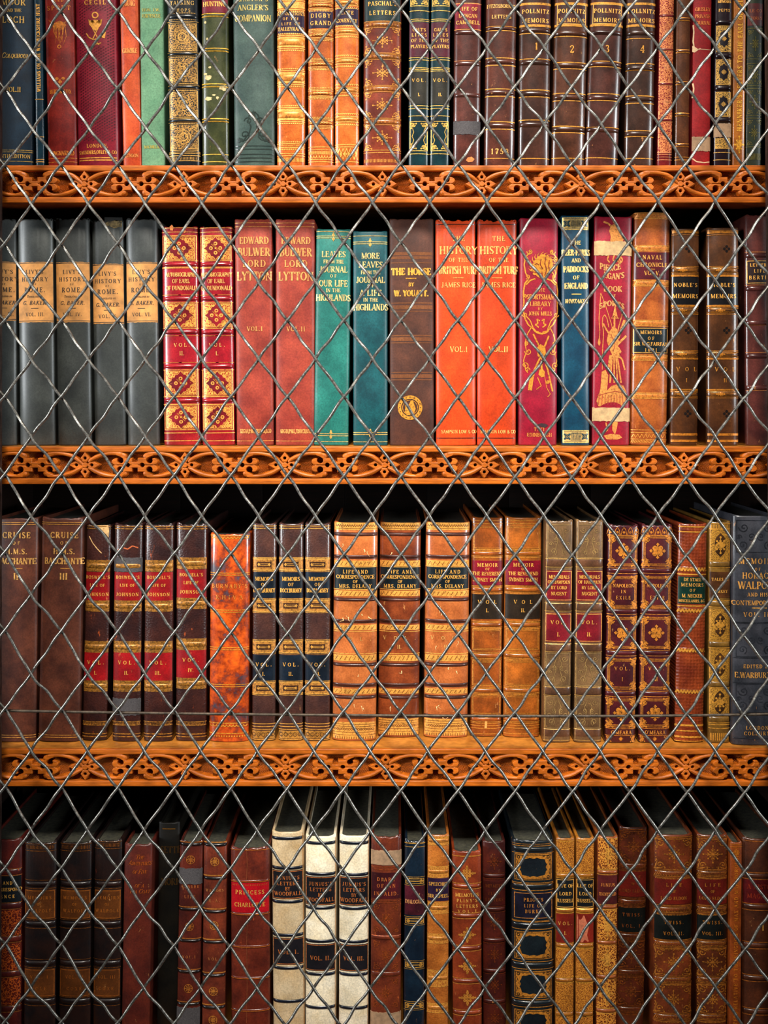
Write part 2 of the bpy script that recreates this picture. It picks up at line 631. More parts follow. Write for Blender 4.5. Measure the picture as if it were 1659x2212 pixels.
def window_panel(d, u, y0, y1, hole, n=48, h=0.30):
    """gilt rectangle with an opening of radius hole(angle) -> (rx, ry fraction of the half sides)"""
    cy, hh = (y0 + y1) / 2, (y1 - y0) / 2
    ins, mids, outs = [], [], []
    for i in range(n):
        t = 2 * pi * i / n
        ct, st = cos(t), sin(t)
        k = hole(t)
        ins.append((u * k * ct, cy + hh * k * st))
        m = max(abs(ct), abs(st))
        outs.append((u * ct / m, cy + hh * st / m))
        mids.append(((ins[-1][0] + outs[-1][0]) / 2, (ins[-1][1] + outs[-1][1]) / 2))
    for A_, B_ in ((ins, mids), (mids, outs)):
        for i in range(n):
            j = (i + 1) % n
            d.quad([A_[i], B_[i], B_[j], A_[j]], h)

# ------------------------------------------------------------------ bookcase carcass
YE = -0.0224                 # front face of the shelves
CASE_D = 0.205
XL, XR = (-78 - VX) / S0, (1738 - VX) / S0
SHELF_Z = {0: 0.462, 1: 0.2183, 2: -0.0404, 3: -0.3183, 4: -0.6152}
W_ORANGE = wood('oiled_oak', (192, 98, 20), (130, 62, 12), 0.42)
W_TOP_LIT = wood('lit_top_oak', (186, 118, 44), (140, 80, 26), 0.36)  # paler oak: the light on the shelf tops is put into the colour
W_DARK = wood('dark_oak', (40, 23, 14), (22, 13, 9), 0.6)

case = empty('bookcase', (0, CASE_D, SHELF_Z[4] - 0.04), 'tall dark wooden bookcase carcass behind and around the shelves of old books', 'bookcase')
zb = SHELF_Z[4] - 0.04
zt = SHELF_Z[0] + 0.26


def case_part(name, x0, x1, y0, y1, z0, z1, mat):
    v, f = bevel_box(x0, x1, y0 - CASE_D, y1 - CASE_D, z0 - zb, z1 - zb, 0.0015)
    return link(name, v, f, mat, case)


nb = 9
for i in range(nb):          # tongued boards of the back, each a board of its own
    xa = XL - 0.02 + (XR - XL + 0.04) * i / nb
    xb = XL - 0.02 + (XR - XL + 0.04) * (i + 1) / nb + 0.0002
    case_part('back_board', xa, xb, CASE_D, CASE_D + 0.012, zb, zt, W_DARK)
case_part('side_panel', XL - 0.022, XL - 0.001, YE - 0.006, CASE_D, zb, zt, W_DARK)
case_part('side_panel', XR + 0.001, XR + 0.022, YE - 0.006, CASE_D, zb, zt, W_DARK)
case_part('top_panel', XL - 0.022, XR + 0.022, YE - 0.006, CASE_D, zt - 0.02, zt, W_DARK)

# ---- carved fretwork: one repeat of the pattern, cut as a relief --------------
PER = 215.6
HH = 29.2


def seg_d(X, Y, x0, y0, x1, y1, w0, w1):
    dx, dy = x1 - x0, y1 - y0
    t = np.clip(((X - x0) * dx + (Y - y0) * dy) / (dx * dx + dy * dy + 1e-9), 0, 1)
    return np.hypot(X - x0 - t * dx, Y - y0 - t * dy) - (w0 + (w1 - w0) * t)


def path_d(X, Y, pts):
    d = None
    for p, q in zip(pts[:-1], pts[1:]):
        e = seg_d(X, Y, p[0], p[1], q[0], q[1], p[2], q[2])
        d = e if d is None else np.minimum(d, e)
    return d


def poly_d(X, Y, pts):
    inside = np.zeros(X.shape, bool)
    d = np.full(X.shape, 1e9)
    n = len(pts)
    for i in range(n):
        x0, y0 = pts[i]
        x1, y1 = pts[(i + 1) % n]
        d = np.minimum(d, seg_d(X, Y, x0, y0, x1, y1, 0, 0))
        c = ((y0 > Y) != (y1 > Y)) & (X < (x1 - x0) * (Y - y0) / (y1 - y0 + 1e-12) + x0)
        inside ^= c
    return np.where(inside, -d, d)


def smooth_pts(pts, n=4):
    out = []
    P = [pts[0]] + list(pts) + [pts[-1]]
    for i in range(1, len(P) - 2):
        for k in range(n):
            t = k / n
            q = []
            for c in range(3):
                p0, p1, p2, p3 = P[i - 1][c], P[i][c], P[i + 1][c], P[i + 2][c]
                q.append(0.5 * ((2 * p1) + (-p0 + p2) * t + (2 * p0 - 5 * p1 + 4 * p2 - p3) * t * t + (-p0 + 3 * p1 - 3 * p2 + p3) * t ** 3))
            out.append(tuple(q))
    out.append(tuple(pts[-1]))
    return out


def relief():
    st = 0.56
    nx, ny = int(PER / st), int(2 * HH / st)
    xs = np.linspace(-PER / 2, PER / 2, nx + 1)
    ys = np.linspace(-HH, HH, ny + 1)
    X, Y = np.meshgrid(xs, ys, indexing='ij')
    H = np.zeros(X.shape)
    top = 5.4e-3

    def raise_(d, h, soft=0.7, crown=0.0, cw=5.0):
        nonlocal H
        k = 1 / (1 + np.exp(np.clip(d / (soft * 0.45), -30, 30)))
        hh = (h + crown * np.clip(-d / cw, 0, 1)) * k
        H = np.maximum(H, hh)

    for sx in (-1, 1):
        up = [(sx * 0 if sx < 0 else 9, -2 if sx < 0 else 7, 3.0), (sx * 12, 11 if sx > 0 else 8, 4.0), (sx * 26, 18.5, 4.6), (sx * 42, 23.5, 4.2),
              (sx * 58, 25.5, 4.6), (sx * 72, 24.5, 6.0), (sx * 84, 19, 7.0)]
        dn = [(sx * (-4 if sx < 0 else 8), 0 if sx < 0 else -6, 2.6), (sx * 12, -8, 4.2), (sx * 26, -15.5, 4.8), (sx * 42, -21, 4.6),
              (sx * 58, -24, 4.4), (sx * 72, -23, 6.0), (sx * 84, -18, 7.0)]
        raise_(path_d(X, Y, smooth_pts(up)), top * 0.86, crown=top * 0.14)
        raise_(path_d(X, Y, smooth_pts(dn)), top * 0.80, crown=top * 0.2)
        c = sx * PER / 2                                    # half of the pierced cross at either end
        for sg in (-1, 1):
            raise_(poly_d(X, Y, [(c - sx * 5.5, sg * 15), (c - sx * 20, sg * 15), (c - sx * 27, sg * 27), (c - sx * 44, sg * 27),
                                 (c - sx * 38, sg * 16), (c - sx * 46, sg * 15), (c - sx * 46, 0), (c - sx * 5.5, 0)]), top)
            raise_(seg_d(X, Y, c - sx * 41, sg * 7.0, c - sx * 43, sg * 7.5, 7.6, 7.0), top)
        raise_(poly_d(X, Y, [(c + 8, 6.5), (c - 8, 6.5), (c - 8, -6.5), (c + 8, -6.5)]), top)
    # four petals
    for sg in (-1, 1):
        raise_(poly_d(X, Y, [(0, sg * 30), (3, sg * 25), (10.5, sg * 15), (5, sg * 6), (-5, sg * 6), (-10.5, sg * 15), (-3, sg * 25)]), top * 0.92)
    raise_(poly_d(X, Y, [(-37, 0), (-22, 8.5), (-12, 7), (-5, 2), (-5, -2), (-12, -7), (-22, -8.5)]), top * 0.7)
    raise_(poly_d(X, Y, [(33, 0), (20, 8), (10, 6.5), (4, 2), (4, -2), (10, -6.5), (20, -8)]), top * 0.9)
    raise_(np.hypot(X, Y) - 6.5, top)

    def cut(d, depth, soft=0.5):
        nonlocal H
        k = 1 / (1 + np.exp(np.clip(d / (soft * 0.45), -30, 30)))
        H = H * (1 - k) + depth * k
    # channels above the curls, and the round holes
    for sx in (-1, 1):
        c = sx * PER / 2
        for sg in (-1, 1):
            cut(path_d(X, Y, [(c - sx * 33, sg * 15.5, 2.4), (c - sx * 41, sg * 18.0, 2.6), (c - sx * 52, sg * 15.5, 3.6)]), 0.0)
            cut(np.hypot(X - (c - sx * 31.5), Y - sg * 10) - 6.2, -7e-3)
        cut(np.hypot(X - (c - sx * 15.8), Y) - 4.4, -5.4e-3)
    cut(np.hypot(X, Y - 15) - 2.8, -6e-3)
    cut(np.hypot(X, Y + 15) - 2.8, -6e-3)
    cut(np.hypot(X + 19.5, Y) - 2.9, -6e-3)
    cut(np.hypot(X - 14.5, Y) - 2.9, -6e-3)
    # punched ground
    g = np.clip(1 - H / (top * 0.35), 0, 1) * (H > -1e-3)
    pit = 0.5 + 0.5 * np.sin(X * 2 * pi / 3.45 + 1.3 * np.sin(Y * .23)) * np.sin(Y * 2 * pi / 3.1 + 1.1 * np.sin(X * .21))
    H = H - g * (2.4e-3 * pit)
    return xs, ys, H


rx_, ry_, RH = relief()
sp_ = F / (D + YE)
nv_x, nv_y = RH.shape
rv = []
for i in range(nv_x):
    for j in range(nv_y):
        rv.append((rx_[i] / sp_, -(RH[i, j] - 5.4e-3), ry_[j] / sp_))
rf = [[i * nv_y + j, (i + 1) * nv_y + j, (i + 1) * nv_y + j + 1, i * nv_y + j + 1] for i in range(nv_x - 1) for j in range(nv_y - 1)]
relief_me = bpy.data.meshes.new('carved_panel')
relief_me.from_pydata(rv, [], rf)
relief_me.materials.append(W_ORANGE)
relief_me.polygons.foreach_set('use_smooth', [True] * len(relief_me.polygons))

SHELF_LAB = {
    0: ('carved oak shelf added unseen above the frame to block light', 214.9, 74),  # unseen shelf, put in to keep overhead light off the top row
    1: ('carved orange oak shelf under the top row of books, uppermost one in view', 214.86, 74),
    2: ('carved orange oak shelf under the row with the grey, teal and orange-red cloth books', 215.9, 75),
    3: ('carved orange oak shelf with its lit top surface showing, above the white books', 216.5, 75),
    4: ('carved oak shelf at the bottom that carries the row with the white books', 216.5, 75)}
for k, (lab, per, x0) in SHELF_LAB.items():
    z = SHELF_Z[k]
    sh = empty('carved_shelf', (0, YE, z), lab, 'shelf', 'carved shelves of the bookcase')
    u = 1 / sp_
    v, f = join([bevel_box(XL, XR, 0.0042, CASE_D - YE - 0.001, -10.5 * u, 0.0, 0.0004), bevel_box(XL, XR, 0.0337, CASE_D - YE - 0.001, -0.024, -10.5 * u, 0.0004)])
    link('shelf_board', v, f, W_TOP_LIT, sh)
    u = 1 / sp_
    v, f = join([bevel_box(XL, XR, 0, 0.0041, -11.5 * u, 0, 0.0009, 3), bevel_box(XL, XR, 0, 0.0335, -81 * u, -68.6 * u, 0.0009, 3),
                 bevel_box(XL, XR, 0.0130, 0.0335, -69 * u, -10.6 * u, 0.0004), bevel_box(XL, XR, 0.0005, 0.014, -12 * u, -10.6 * u, 0.0003)])
    link('shelf_rail', v, f, W_ORANGE, sh)
    n0 = -1
    for i in range(n0, 8):
        o = bpy.data.objects.new('carved_panel', relief_me)
        C.objects.link(o)
        o.parent = sh
        fx = x0 + per * (i + 0.5)
        xc = (fx - VX) / sp_
        if xc - per / 2 / sp_ < XL - 0.03:
            continue
        o.location = (xc, 0.0, -(11.2 + HH - 0.6) * u)
        o.scale = (per / PER, 1, 1)

# ------------------------------------------------------------------ crimped wire grille in its door frame
YG = -0.052
METAL = plain('steel_wire', (128, 126, 120), 0.36, 0.8, 0.22, 450, c2=(66, 61, 55))
ROD = plain('dark_steel_rod', (74, 62, 50), 0.55, 0.5, 0.2, 300)
FRAME = wood('door_frame_wood', (52, 38, 34), (34, 24, 22), 0.5)

AY = [(27, 19, 19), (193, 187, 187), (358, 354, 354.4), (528, 523, 525), (694, 692, 692), (858, 857, 861), (1026, 1028.6, 1032), (1194, 1197.5, 1200),
      (1363, 1370, 1371.5), (1532, 1537, 1542), (1701, 1708, 1711), (1876, 1878.5, 1881), (2040, 2049, 2050), (2206, 2219, 2219)]
BY = [(111, 103, 102), (278, 271, 268), (440, 437, 435), (614, 608, 607), (775, 775, 777), (941.6, 943, 945), (1114, 1114, 1114), (1283, 1283.5, 1285),
      (1454, 1454, 1454.4), (1620, 1623, 1624), (1791, 1795, 1795), (1960, 1963, 1964), (2132, 2135, 2133), (2298, 2302, 2300)]
AY = [(-139, -146, -146)] + AY + [(2373, 2388, 2386)]
BY = [(-56, -63, -64)] + BY
AX = {}
CXS = [743] * 10 + [741, 740.5, 739, 738, 737, 736]


def interp3(x, tri, xs):
    (a_, b_, c_), (xa, xb, xc) = tri, xs
    if x < xb:
        return a_ + (b_ - a_) * (x - xa) / (xb - xa)
    return b_ + (c_ - b_) * (x - xb) / (xc - xb)


def nodeA(i, k):
    xs = (10.0, CXS[k], 1481.5 + (2 if k > 10 else 0))
    x = interp3(i, xs, (0, 6, 12))
    return x, interp3(x, AY[k], (10, 804, 1543))


def nodeB(i, k):
    xs = (70.0 if k < 3 else 67.5, 804.5 if k < 10 else 800.5, 1421.5)
    x = interp3(i, xs, (0, 6, 11))
    return x, interp3(x, BY[k], (66, 804, 1543))


rg = random.Random(5)
door = empty('wire_grille_door', (0, YG, SHELF_Z[4] - 0.04), 'bookcase door of crimped silver wire woven in diamonds, in front of all the books', 'door')
DZ = SHELF_Z[4] - 0.04


def tube(pts, r, nseg=8, rot=0.0):
    V, Fc = [], []
    n = len(pts)
    for i, p in enumerate(pts):
        q0, q1 = pts[max(0, i - 1)], pts[min(n - 1, i + 1)]
        t = [q1[c] - q0[c] for c in range(3)]
        L = sqrt(sum(c * c for c in t)) or 1
        t = [c / L for c in t]
        # frame: b is horizontal-ish depth axis
        up = (0, 1, 0)
        s_ = [t[1] * up[2] - t[2] * up[1], t[2] * up[0] - t[0] * up[2], t[0] * up[1] - t[1] * up[0]]
        L = sqrt(sum(c * c for c in s_)) or 1
        s_ = [c / L for c in s_]
        b_ = [s_[1] * t[2] - s_[2] * t[1], s_[2] * t[0] - s_[0] * t[2], s_[0] * t[1] - s_[1] * t[0]]
        rr = r if not isinstance(r, list) else r[i]
        for k in range(nseg):
            an = 2 * pi * k / nseg + rot
            V.append(tuple(p[c] + rr * (cos(an) * s_[c] + sin(an) * b_[c]) for c in range(3)))
    for i in range(n - 1):
        for k in range(nseg):
            Fc.append([i * nseg + k, i * nseg + (k + 1) % nseg, (i + 1) * nseg + (k + 1) % nseg, (i + 1) * nseg + k])
    Fc.append(list(range(nseg))[::-1])
    Fc.append([(n - 1) * nseg + k for k in range(nseg)])
    return V, Fc


def wire(nodes):
    """nodes: (x, y, over) in order along the wire; over = +1 when it passes in front"""
    s = F / (D + YG)
    pts = []
    SUB = 12
    for q in range(len(nodes) - 1):
        (x0, y0, o0), (x1, y1, o1) = nodes[q], nodes[q + 1]
        dx, dy = x1 - x0, y1 - y0
        L = hypot(dx, dy)
        nx, ny = -dy / L, dx / L
        k1, k2, k3 = rg.uniform(-1.1, 1.1), rg.uniform(-1.2, 1.2), rg.uniform(-0.9, 0.9)
        for i in range(SUB + (1 if q == len(nodes) - 2 else 0)):
            t = i / SUB
            j = sin(pi * t) * (k1 * cos(pi * t) * 1.3 + k2 * 0.55 * sin(2 * pi * t * 1.5) + k3 * .7)
            j += 0.85 * sin(3 * pi * t) * o0
            x, y = x0 + dx * t + nx * j, y0 + dy * t + ny * j
            o = o0 + (o1 - o0) * t
            c = cos(pi * t) * o0
            dep = 1.45 * c + 0.8 * sin(pi * t) * sin(3 * pi * t)
            pts.append(((x - VX) / s, -dep * 1e-3, (VY - y) / s - DZ))
    v, f = tube(pts, 0.00130, 8)
    return link('wire', v, f, METAL, door, sharp=0)


NI0, NI1 = -1, 14
KA = len(AY)
KB = len(BY)
for fam in (0, 1):           # 0: "\" wires, 1: "/" wires
    for c0 in range(-20, 40):
        nd = []
        for k in range(KA):
            i = c0 + k if fam == 0 else c0 - k
            if NI0 <= i <= NI1:
                x, y = nodeA(i, k)
                nd.append((x, y, -1 if fam == 0 else 1))
            if k < KB:
                ib = i if fam == 0 else i - 1
                if NI0 <= ib <= NI1 - 1:
                    x, y = nodeB(ib, k)
                    nd.append((x, y, 1 if fam == 0 else -1))
        if len(nd) >= 2:
            wire(nd)

sG = F / (D + YG)
pts = []
for i in range(25):
    x = -70 + 1800 * i / 24
    y = 1535 + 12 * (1 - ((x - 1250) / 1250) ** 2) - (0 if x < 1250 else 3 * ((x - 1250) / 400) ** 2)
    s = F / (D + YG + 0.0036)
    pts.append(((x - VX) / s, 0.0036, (VY - y) / s - DZ))
v, f = tube(pts, 0.0013, 8)
link('stiffening_rod', v, f, ROD, door, sharp=0)


def slant_box(xa_top, xb_top, xa_bot, xb_bot, name):
    """upright of the door frame; its edges given in frame pixels at frame heights 0 and 2212"""
    s = F / (D + YG + 0.014)
    z1, z0 = (VY + 200) / s, (VY - 2400) / s
    def ex(xt, xb, y):
        return (xt + (xb - xt) * y / 2212 - VX) / s
    V = []
    for (z, y) in ((z0, 2400), (z1, -200)):
        for (xt, xb) in ((xa_top, xa_bot), (xb_top, xb_bot)):
            for yy in (-0.006, 0.014):
                V.append((ex(xt, xb, y), yy, z - DZ))
    Fc = [[0, 2, 3, 1], [4, 5, 7, 6], [0, 4, 6, 2], [1, 3, 7, 5], [0, 1, 5, 4], [2, 6, 7, 3]]
    bm = bmesh.new()
    bv = [bm.verts.new(p) for p in V]
    for q in Fc:
        bm.faces.new([bv[i] for i in q])
    bmesh.ops.recalc_face_normals(bm, faces=list(bm.faces))
    bmesh.ops.bevel(bm, geom=list(bm.edges), offset=0.0012, segments=2, affect='EDGES')
    bm.verts.index_update()
    vs = [tuple(q.co) for q in bm.verts]
    fs = [[q.index for q in ff.verts] for ff in bm.faces]
    bm.free()
    link(name, vs, fs, FRAME, door)


slant_box(-88, 6.5, -88, 4.0, 'door_stile')
slant_box(1650, 1748, 1664, 1762, 'door_stile')

# ------------------------------------------------------------------ books
PAGE = plain('dusty_page_edges', (58, 56, 42), 0.9, 0, 0.2, 300, c2=(30, 31, 24))
PAGE_L = plain('page_edges', (150, 134, 104), 0.85, 0, 0.2, 300, c2=(84, 74, 56))
INKM = plain('printed_ink', (52, 36, 22), 0.7, 0, 0.1)
TAPE = plain('paper_tape', (180, 146, 100), 0.8, 0, 0.08, 250)
TAPE_G = plain('grey_cloth_tape', (66, 61, 62), 0.85, 0, 0.15, 900)
TAPE_T = plain('brown_paper_tape', (150, 118, 88), 0.8, 0, 0.08, 250)
GILT = gold()
GILT_B = gold((250, 196, 104), 0.1)
GILT_O = gold((222, 138, 52), 0.35)
GILT_D = gold((196, 140, 52), 0.45)
PINK = gold((232, 158, 118), 0.3)
BLACKLINE = leather((24, 22, 30), None, .4, 0)


class Book:
    """Row, left and right edge at the foot, left and right at the head, top line: all in frame pixels of its own plane."""

    def __init__(self, name, row, xb0, xb1, xt0, xt1, ytop, mat, label, group=None, base=None, dy=0.0, bulge=0.16, p=2.2,
                 depth=0.138, pages=None, cat='book', ragged=0.0, rim=None, turn=0.0):
        z = SHELF_Z[row]
        if base is not None:
            dy = F * (-z) / (base - VY) - D
        self.S = F / (D + dy)
        self.base = VY - z * self.S
        self.top = ytop
        hpx = self.base - ytop
        cb, ct = (xb0 + xb1) / 2, (xt0 + xt1) / 2
        self.w = ((xb1 - xb0) + (xt1 - xt0)) / 2
        self.hw = self.w / 2
        lean = math.atan2(ct - cb, hpx)
        self.cosl = cos(lean)
        self.W = self.w / self.S
        self.H = hpx / self.S / self.cosl
        self.w *= 0.985
        self.hw = self.w / 2
        self.W = self.w / self.S
        self.b = bulge * 1.2 * self.W
        self.p = p
        self.depth = depth
        # stand the lower corner on the shelf
        lift = abs(sin(lean)) * self.W / 2
        self.root = empty(name, ((cb - VX) / self.S, dy, z + lift * 0.98 + 0.0002), label, cat, group, rot=(0, lean, turn))
        self.mat = mat
        self._cover(mat, ragged, rim)
        self._pages(pages or PAGE)
        self.gilt, self.let = Decal(), Decal()
        self.bands = []
        self.cur = self.let
        self.extra = {}

    # surface point: u px from the middle, y frame px, off metres outward
    def M(self, u, y, off):
        s_ = max(-0.9995, min(0.9995, u / self.hw))
        k = (1 - abs(s_) ** self.p)
        yy = self.b * (1 - k ** (1 / self.p))
        # outward normal from the slope
        g = self.b * (abs(s_) ** (self.p - 1)) * (k ** (1 / self.p - 1)) / (self.W / 2)
        g = min(g, 60) * (1 if s_ >= 0 else -1)
        nl = sqrt(1 + g * g)
        return (u / self.S + off * g / nl, yy - off / nl, (self.base - y) / self.S / self.cosl)

    def ring_pts(self, n=26):
        return [self.hw * sin(-pi / 2 * 0.985 + pi * 0.985 * i / n) for i in range(n + 1)]

    def _cover(self, mat, ragged, rim):
        W2, b, d = self.W / 2, self.b, self.depth
        us = self.ring_pts()
        arc = []
        for u in us:
            x, y, _ = self.M(u, self.base, 0)
            arc.append((x, y))
        out = [(-W2, d)] + [(-W2, b + (d - b) * t) for t in (0.6, 0.3, 0.08)] + arc + [(W2, b + (d - b) * t) for t in (0.08, 0.3, 0.6)] + [(W2, d)]
        t = min(0.0024, W2 * 0.3)
        inn = []
        for x, y in out:
            inn.append((x * (W2 - t) / W2, y + t * (1 - (abs(x) / W2) ** 2) if y <= b + 1e-6 else y))
        H = self.H
        rr = random.Random(int(self.W * 1e6) + int(self.H * 1e5))
        n = len(out)
        jag = []
        for i in range(n):
            c_ = 1 - abs(out[i][0]) / W2
            jag.append(-ragged * rr.random() * 0.0016 - 0.0009 * min(1, c_ * 3) - (0.0012 * (ragged > 0.8) * rr.random()))
        lv = []
        ch = 0.0009
        for (zz, shr, top) in ((0.0, ch, 0), (ch * .4, ch * .3, 0), (ch * 1.3, 0, 0), (H * .25, 0, 0), (H * .5, 0, 0), (H * .75, 0, 0),
                               (H - ch * 1.6, 0, 1), (H - ch * .5, ch * .3, 1), (H, ch * 1.1, 1)):
            lv.append([(x * (1 - shr / W2 * .9), y + (shr if y <= b * 1.02 else 0), zz + (jag[i] if top else 0)) for i, (x, y) in enumerate(out)])
        lin_ = [[(x, y, H + jag[i] - 0.0002) for i, (x, y) in enumerate(inn)], [(x, y, 0.0) for (x, y) in inn]]
        rings = lv + lin_
        V = [q for r_ in rings for q in r_]
        Fc = []
        m = len(rings)
        for k in range(m - 1):
            for i in range(n - 1):
                Fc.append([k * n + i, k * n + i + 1, (k + 1) * n + i + 1, (k + 1) * n + i])
        for i in range(n - 1):   # foot edge
            Fc.append([(m - 1) * n + i, (m - 1) * n + i + 1, i + 1, i])
        for e in (0, n - 1):     # fore edges of the two boards
            col = [k * n + e for k in range(m)]
            Fc.append(col if e == n - 1 else col[::-1])
        link('cover', V, Fc, mat, self.root, sharp=50)

    def _pages(self, mat):
        W2, b, d, H = self.W / 2, self.b, self.depth, self.H
        t = min(0.0026, W2 * 0.34)
        us = [self.hw * sin(-pi / 2 * 0.97 + pi * 0.97 * i / 16) for i in range(17)]
        out = [(-(W2 - t), d - 0.005)]
        for u in us:
            x, y, _ = self.M(u, self.base, 0)
            out.append((x * (W2 - t) / W2, y + t + 0.0006))
        out.append((W2 - t, d - 0.005))
        n = len(out)
        z0, z1 = 0.0028, H - 0.0036
        V = [(x, y, z0) for x, y in out] + [(x, y, z1) for x, y in out]
        Fc = [[i, (i + 1) % n, n + (i + 1) % n, n + i] for i in range(n)] + [list(range(n))[::-1], [n + i for i in range(n)]]
        link('page_block', V, Fc, mat, self.root, sharp=30)

    # ---- pieces on the spine
    def sheet(self, name, y0, y1, mat, h=0.22, u=1.0, parent=None, wob=0.0, u0=None, u1=None, seed=1, lab=None):
        u0 = -u * self.hw * .985 if u0 is None else u0
        u1 = u * self.hw * .985 if u1 is None else u1
        k = 22
        rr = random.Random(seed)
        t0, t1 = math.asin(max(-1, u0 / self.hw)), math.asin(min(1, u1 / self.hw))
        V, Fc = [], []
        for i in range(k + 1):
            uu = self.hw * sin(t0 + (t1 - t0) * i / k)
            ja, jb = rr.uniform(-wob, wob), rr.uniform(-wob, wob)
            V += [self.M(uu, y0 + ja, 0.0), self.M(uu, y0 + ja, h * 1e-3), self.M(uu, y1 + jb, h * 1e-3), self.M(uu, y1 + jb, 0.0)]
        for i in range(k):
            q = i * 4
            for e in range(3):
                Fc.append([q + e, q + e + 1, q + 4 + e + 1, q + 4 + e])
        o = link(name, V, Fc, mat, parent or self.root, sharp=35)
        if lab:
            o['label'] = lab
        return o

    def over(self, u, y):
        """height of a raised band at this point, so that tooling lies on top of it"""
        o = 0.0
        for (yb, h, rise) in self.bands:
            t = abs(y - yb) / (h / 2)
            if t < 1:
                o = max(o, rise * 1e-3 * sqrt(1 - t * t) * (1 - (abs(u) / self.hw) ** 6))
        return o

    def flush(self, dec, name, mat, parent=None):
        if not dec.f:
            return None
        V = [self.M(u, y, h * 1e-3 + self.over(u, y)) for (u, y, h) in dec.v]
        o = link(name, V, dec.f, mat, parent or self.root, smooth=True, sharp=0)
        return o

    def label(self, y0, y1, mat, lines=(), name='title_label', ink=None, u=0.97, edge=None, off=0, wob=0.0):
        """lines: (y, cap height, text, width or None[, slant])"""
        o = self.sheet(name, y0, y1, mat, 0.24, u, wob=wob)
        d = Decal()
        for ln in lines:
            d.text(ln[2], off, ln[0], ln[1], ln[3] if len(ln) > 3 else None, 0.42, ln[4] if len(ln) > 4 else 0.0, 1.0)
        if edge:
            frame(d, self.hw * edge, y0 + 1.5, y1 - 1.5, 1.3, self.hw)
        self.flush(d, 'lettering', ink or GILT_B, o)
        return o

    def t(self, *lines, off=0, bold=1.0, slant=0.0):
        for ln in lines:
            self.let.text(ln[2], off, ln[0], ln[1], ln[3] if len(ln) > 3 else None, 0.34, ln[4] if len(ln) > 4 else slant, bold)

    def gl(self, *ys, t=1.6, u=0.985):
        for y in ys:
            self.gilt.rect(-self.hw * u, self.hw * u, y - t / 2, y + t / 2, w=self.hw)

    def dbl(self, *ys, g=4.5, t=1.5):
        for y in ys:
            self.gl(y - g / 2, y + g / 2, t=t)

    def band(self, *ys, h=9.0, rise=1.3, mat=None, name='raised_band'):
        for y in ys:
            self.bands.append((y, h, rise))
            V, Fc = [], []
            us = self.ring_pts(24)
            prof = [(-.5, 0.0), (-.42, .5), (-.25, .86), (0, 1.0), (.25, .86), (.42, .5), (.5, 0.0)]
            for u in us:
                for (a_, k) in prof:
                    V.append(self.M(u, y + a_ * h, k * rise * 1e-3 * (1 - (abs(u) / self.hw) ** 6) - 0.00005))
            m = len(prof)
            for i in range(len(us) - 1):
                for j in range(m - 1):
                    Fc.append([i * m + j, i * m + j + 1, (i + 1) * m + j + 1, (i + 1) * m + j])
            link(name, V, Fc, mat or self.mat, self.root, sharp=0)

    def tape(self, y0, y1, mat=None, u0=None, u1=None, seed=3):
        self.sheet('repair_tape', y0, y1, mat or TAPE, 0.45, 1.0, wob=1.0, u0=u0, u1=u1, seed=seed)

    def fil(self, y0, y1, mat, u=0.96):
        self.sheet('gilt_panel', y0, y1, mat, 0.2, u)

    def end(self, gm=None, lm=None):
        self.flush(self.gilt, 'gilt_tooling', gm or GILT)
        self.flush(self.let, 'lettering', lm or GILT_B)
        for key, (dec, mat) in self.extra.items():
            self.flush(dec, key, mat)

    def dec(self, name, mat):
        if name not in self.extra:
            self.extra[name] = (Decal(), mat)
        return self.extra[name][0]

# ================================================================== top row
G1 = 'old books standing in the top row'
TOP1 = -118


def bk(name, row, xb, xt, top, mat, label, **k):
    return Book(name, row, xb[0], xb[1], xt[0], xt[1], top, mat, label, **k)


def r1(xb, xt, mat, label, top=TOP1, **k):
    """edges measured at the frame's top edge and at the shelf are carried on to the head of the book"""
    e = (355 - top) / 355.0
    x0 = xb[0] + (xt[0] - xb[0]) * e
    x1 = xb[1] + (xt[1] - xb[1]) * e
    return Book('book', 1, xb[0], xb[1], x0, x1, top, mat, label, group=G1, **k)


NAVY = leather((10, 33, 48), (6, 20, 32), .5, 0.0, .1, kind='cloth')
B = r1((-24, 70), (-22, 72), NAVY, 'wide navy cloth book at the far left of the top row', bulge=.1)
B.t((5, 14, 'MOOR', 52), (23, 7, 'AND THE', 34), (43, 14, 'LOCH', 48), (194, 11, 'VOL.II', 34), (338, 8, 'TENTH EDITION', 74), off=4)
B.t((120, 12, 'Colquhoun', 58, .25), off=8)
B.gl(325, 329, 349, t=1.3)
B.end(gold((168, 140, 70)), gold((196, 164, 92)))

B = r1((77, 95), (73, 90), leather((16, 50, 62), (8, 30, 42), .35, .05, .3), 'very thin dark teal book with gilt lettering running up its spine', bulge=.18)
B.let.text("WILLIAMS ON THE WARWICKSHIRE HUNT", 0, 104, 7.5, 190, 0.34, 0, 1.1, True)
B.gl(215, 296, 345, 350)
B.end(gold((196, 150, 70)))

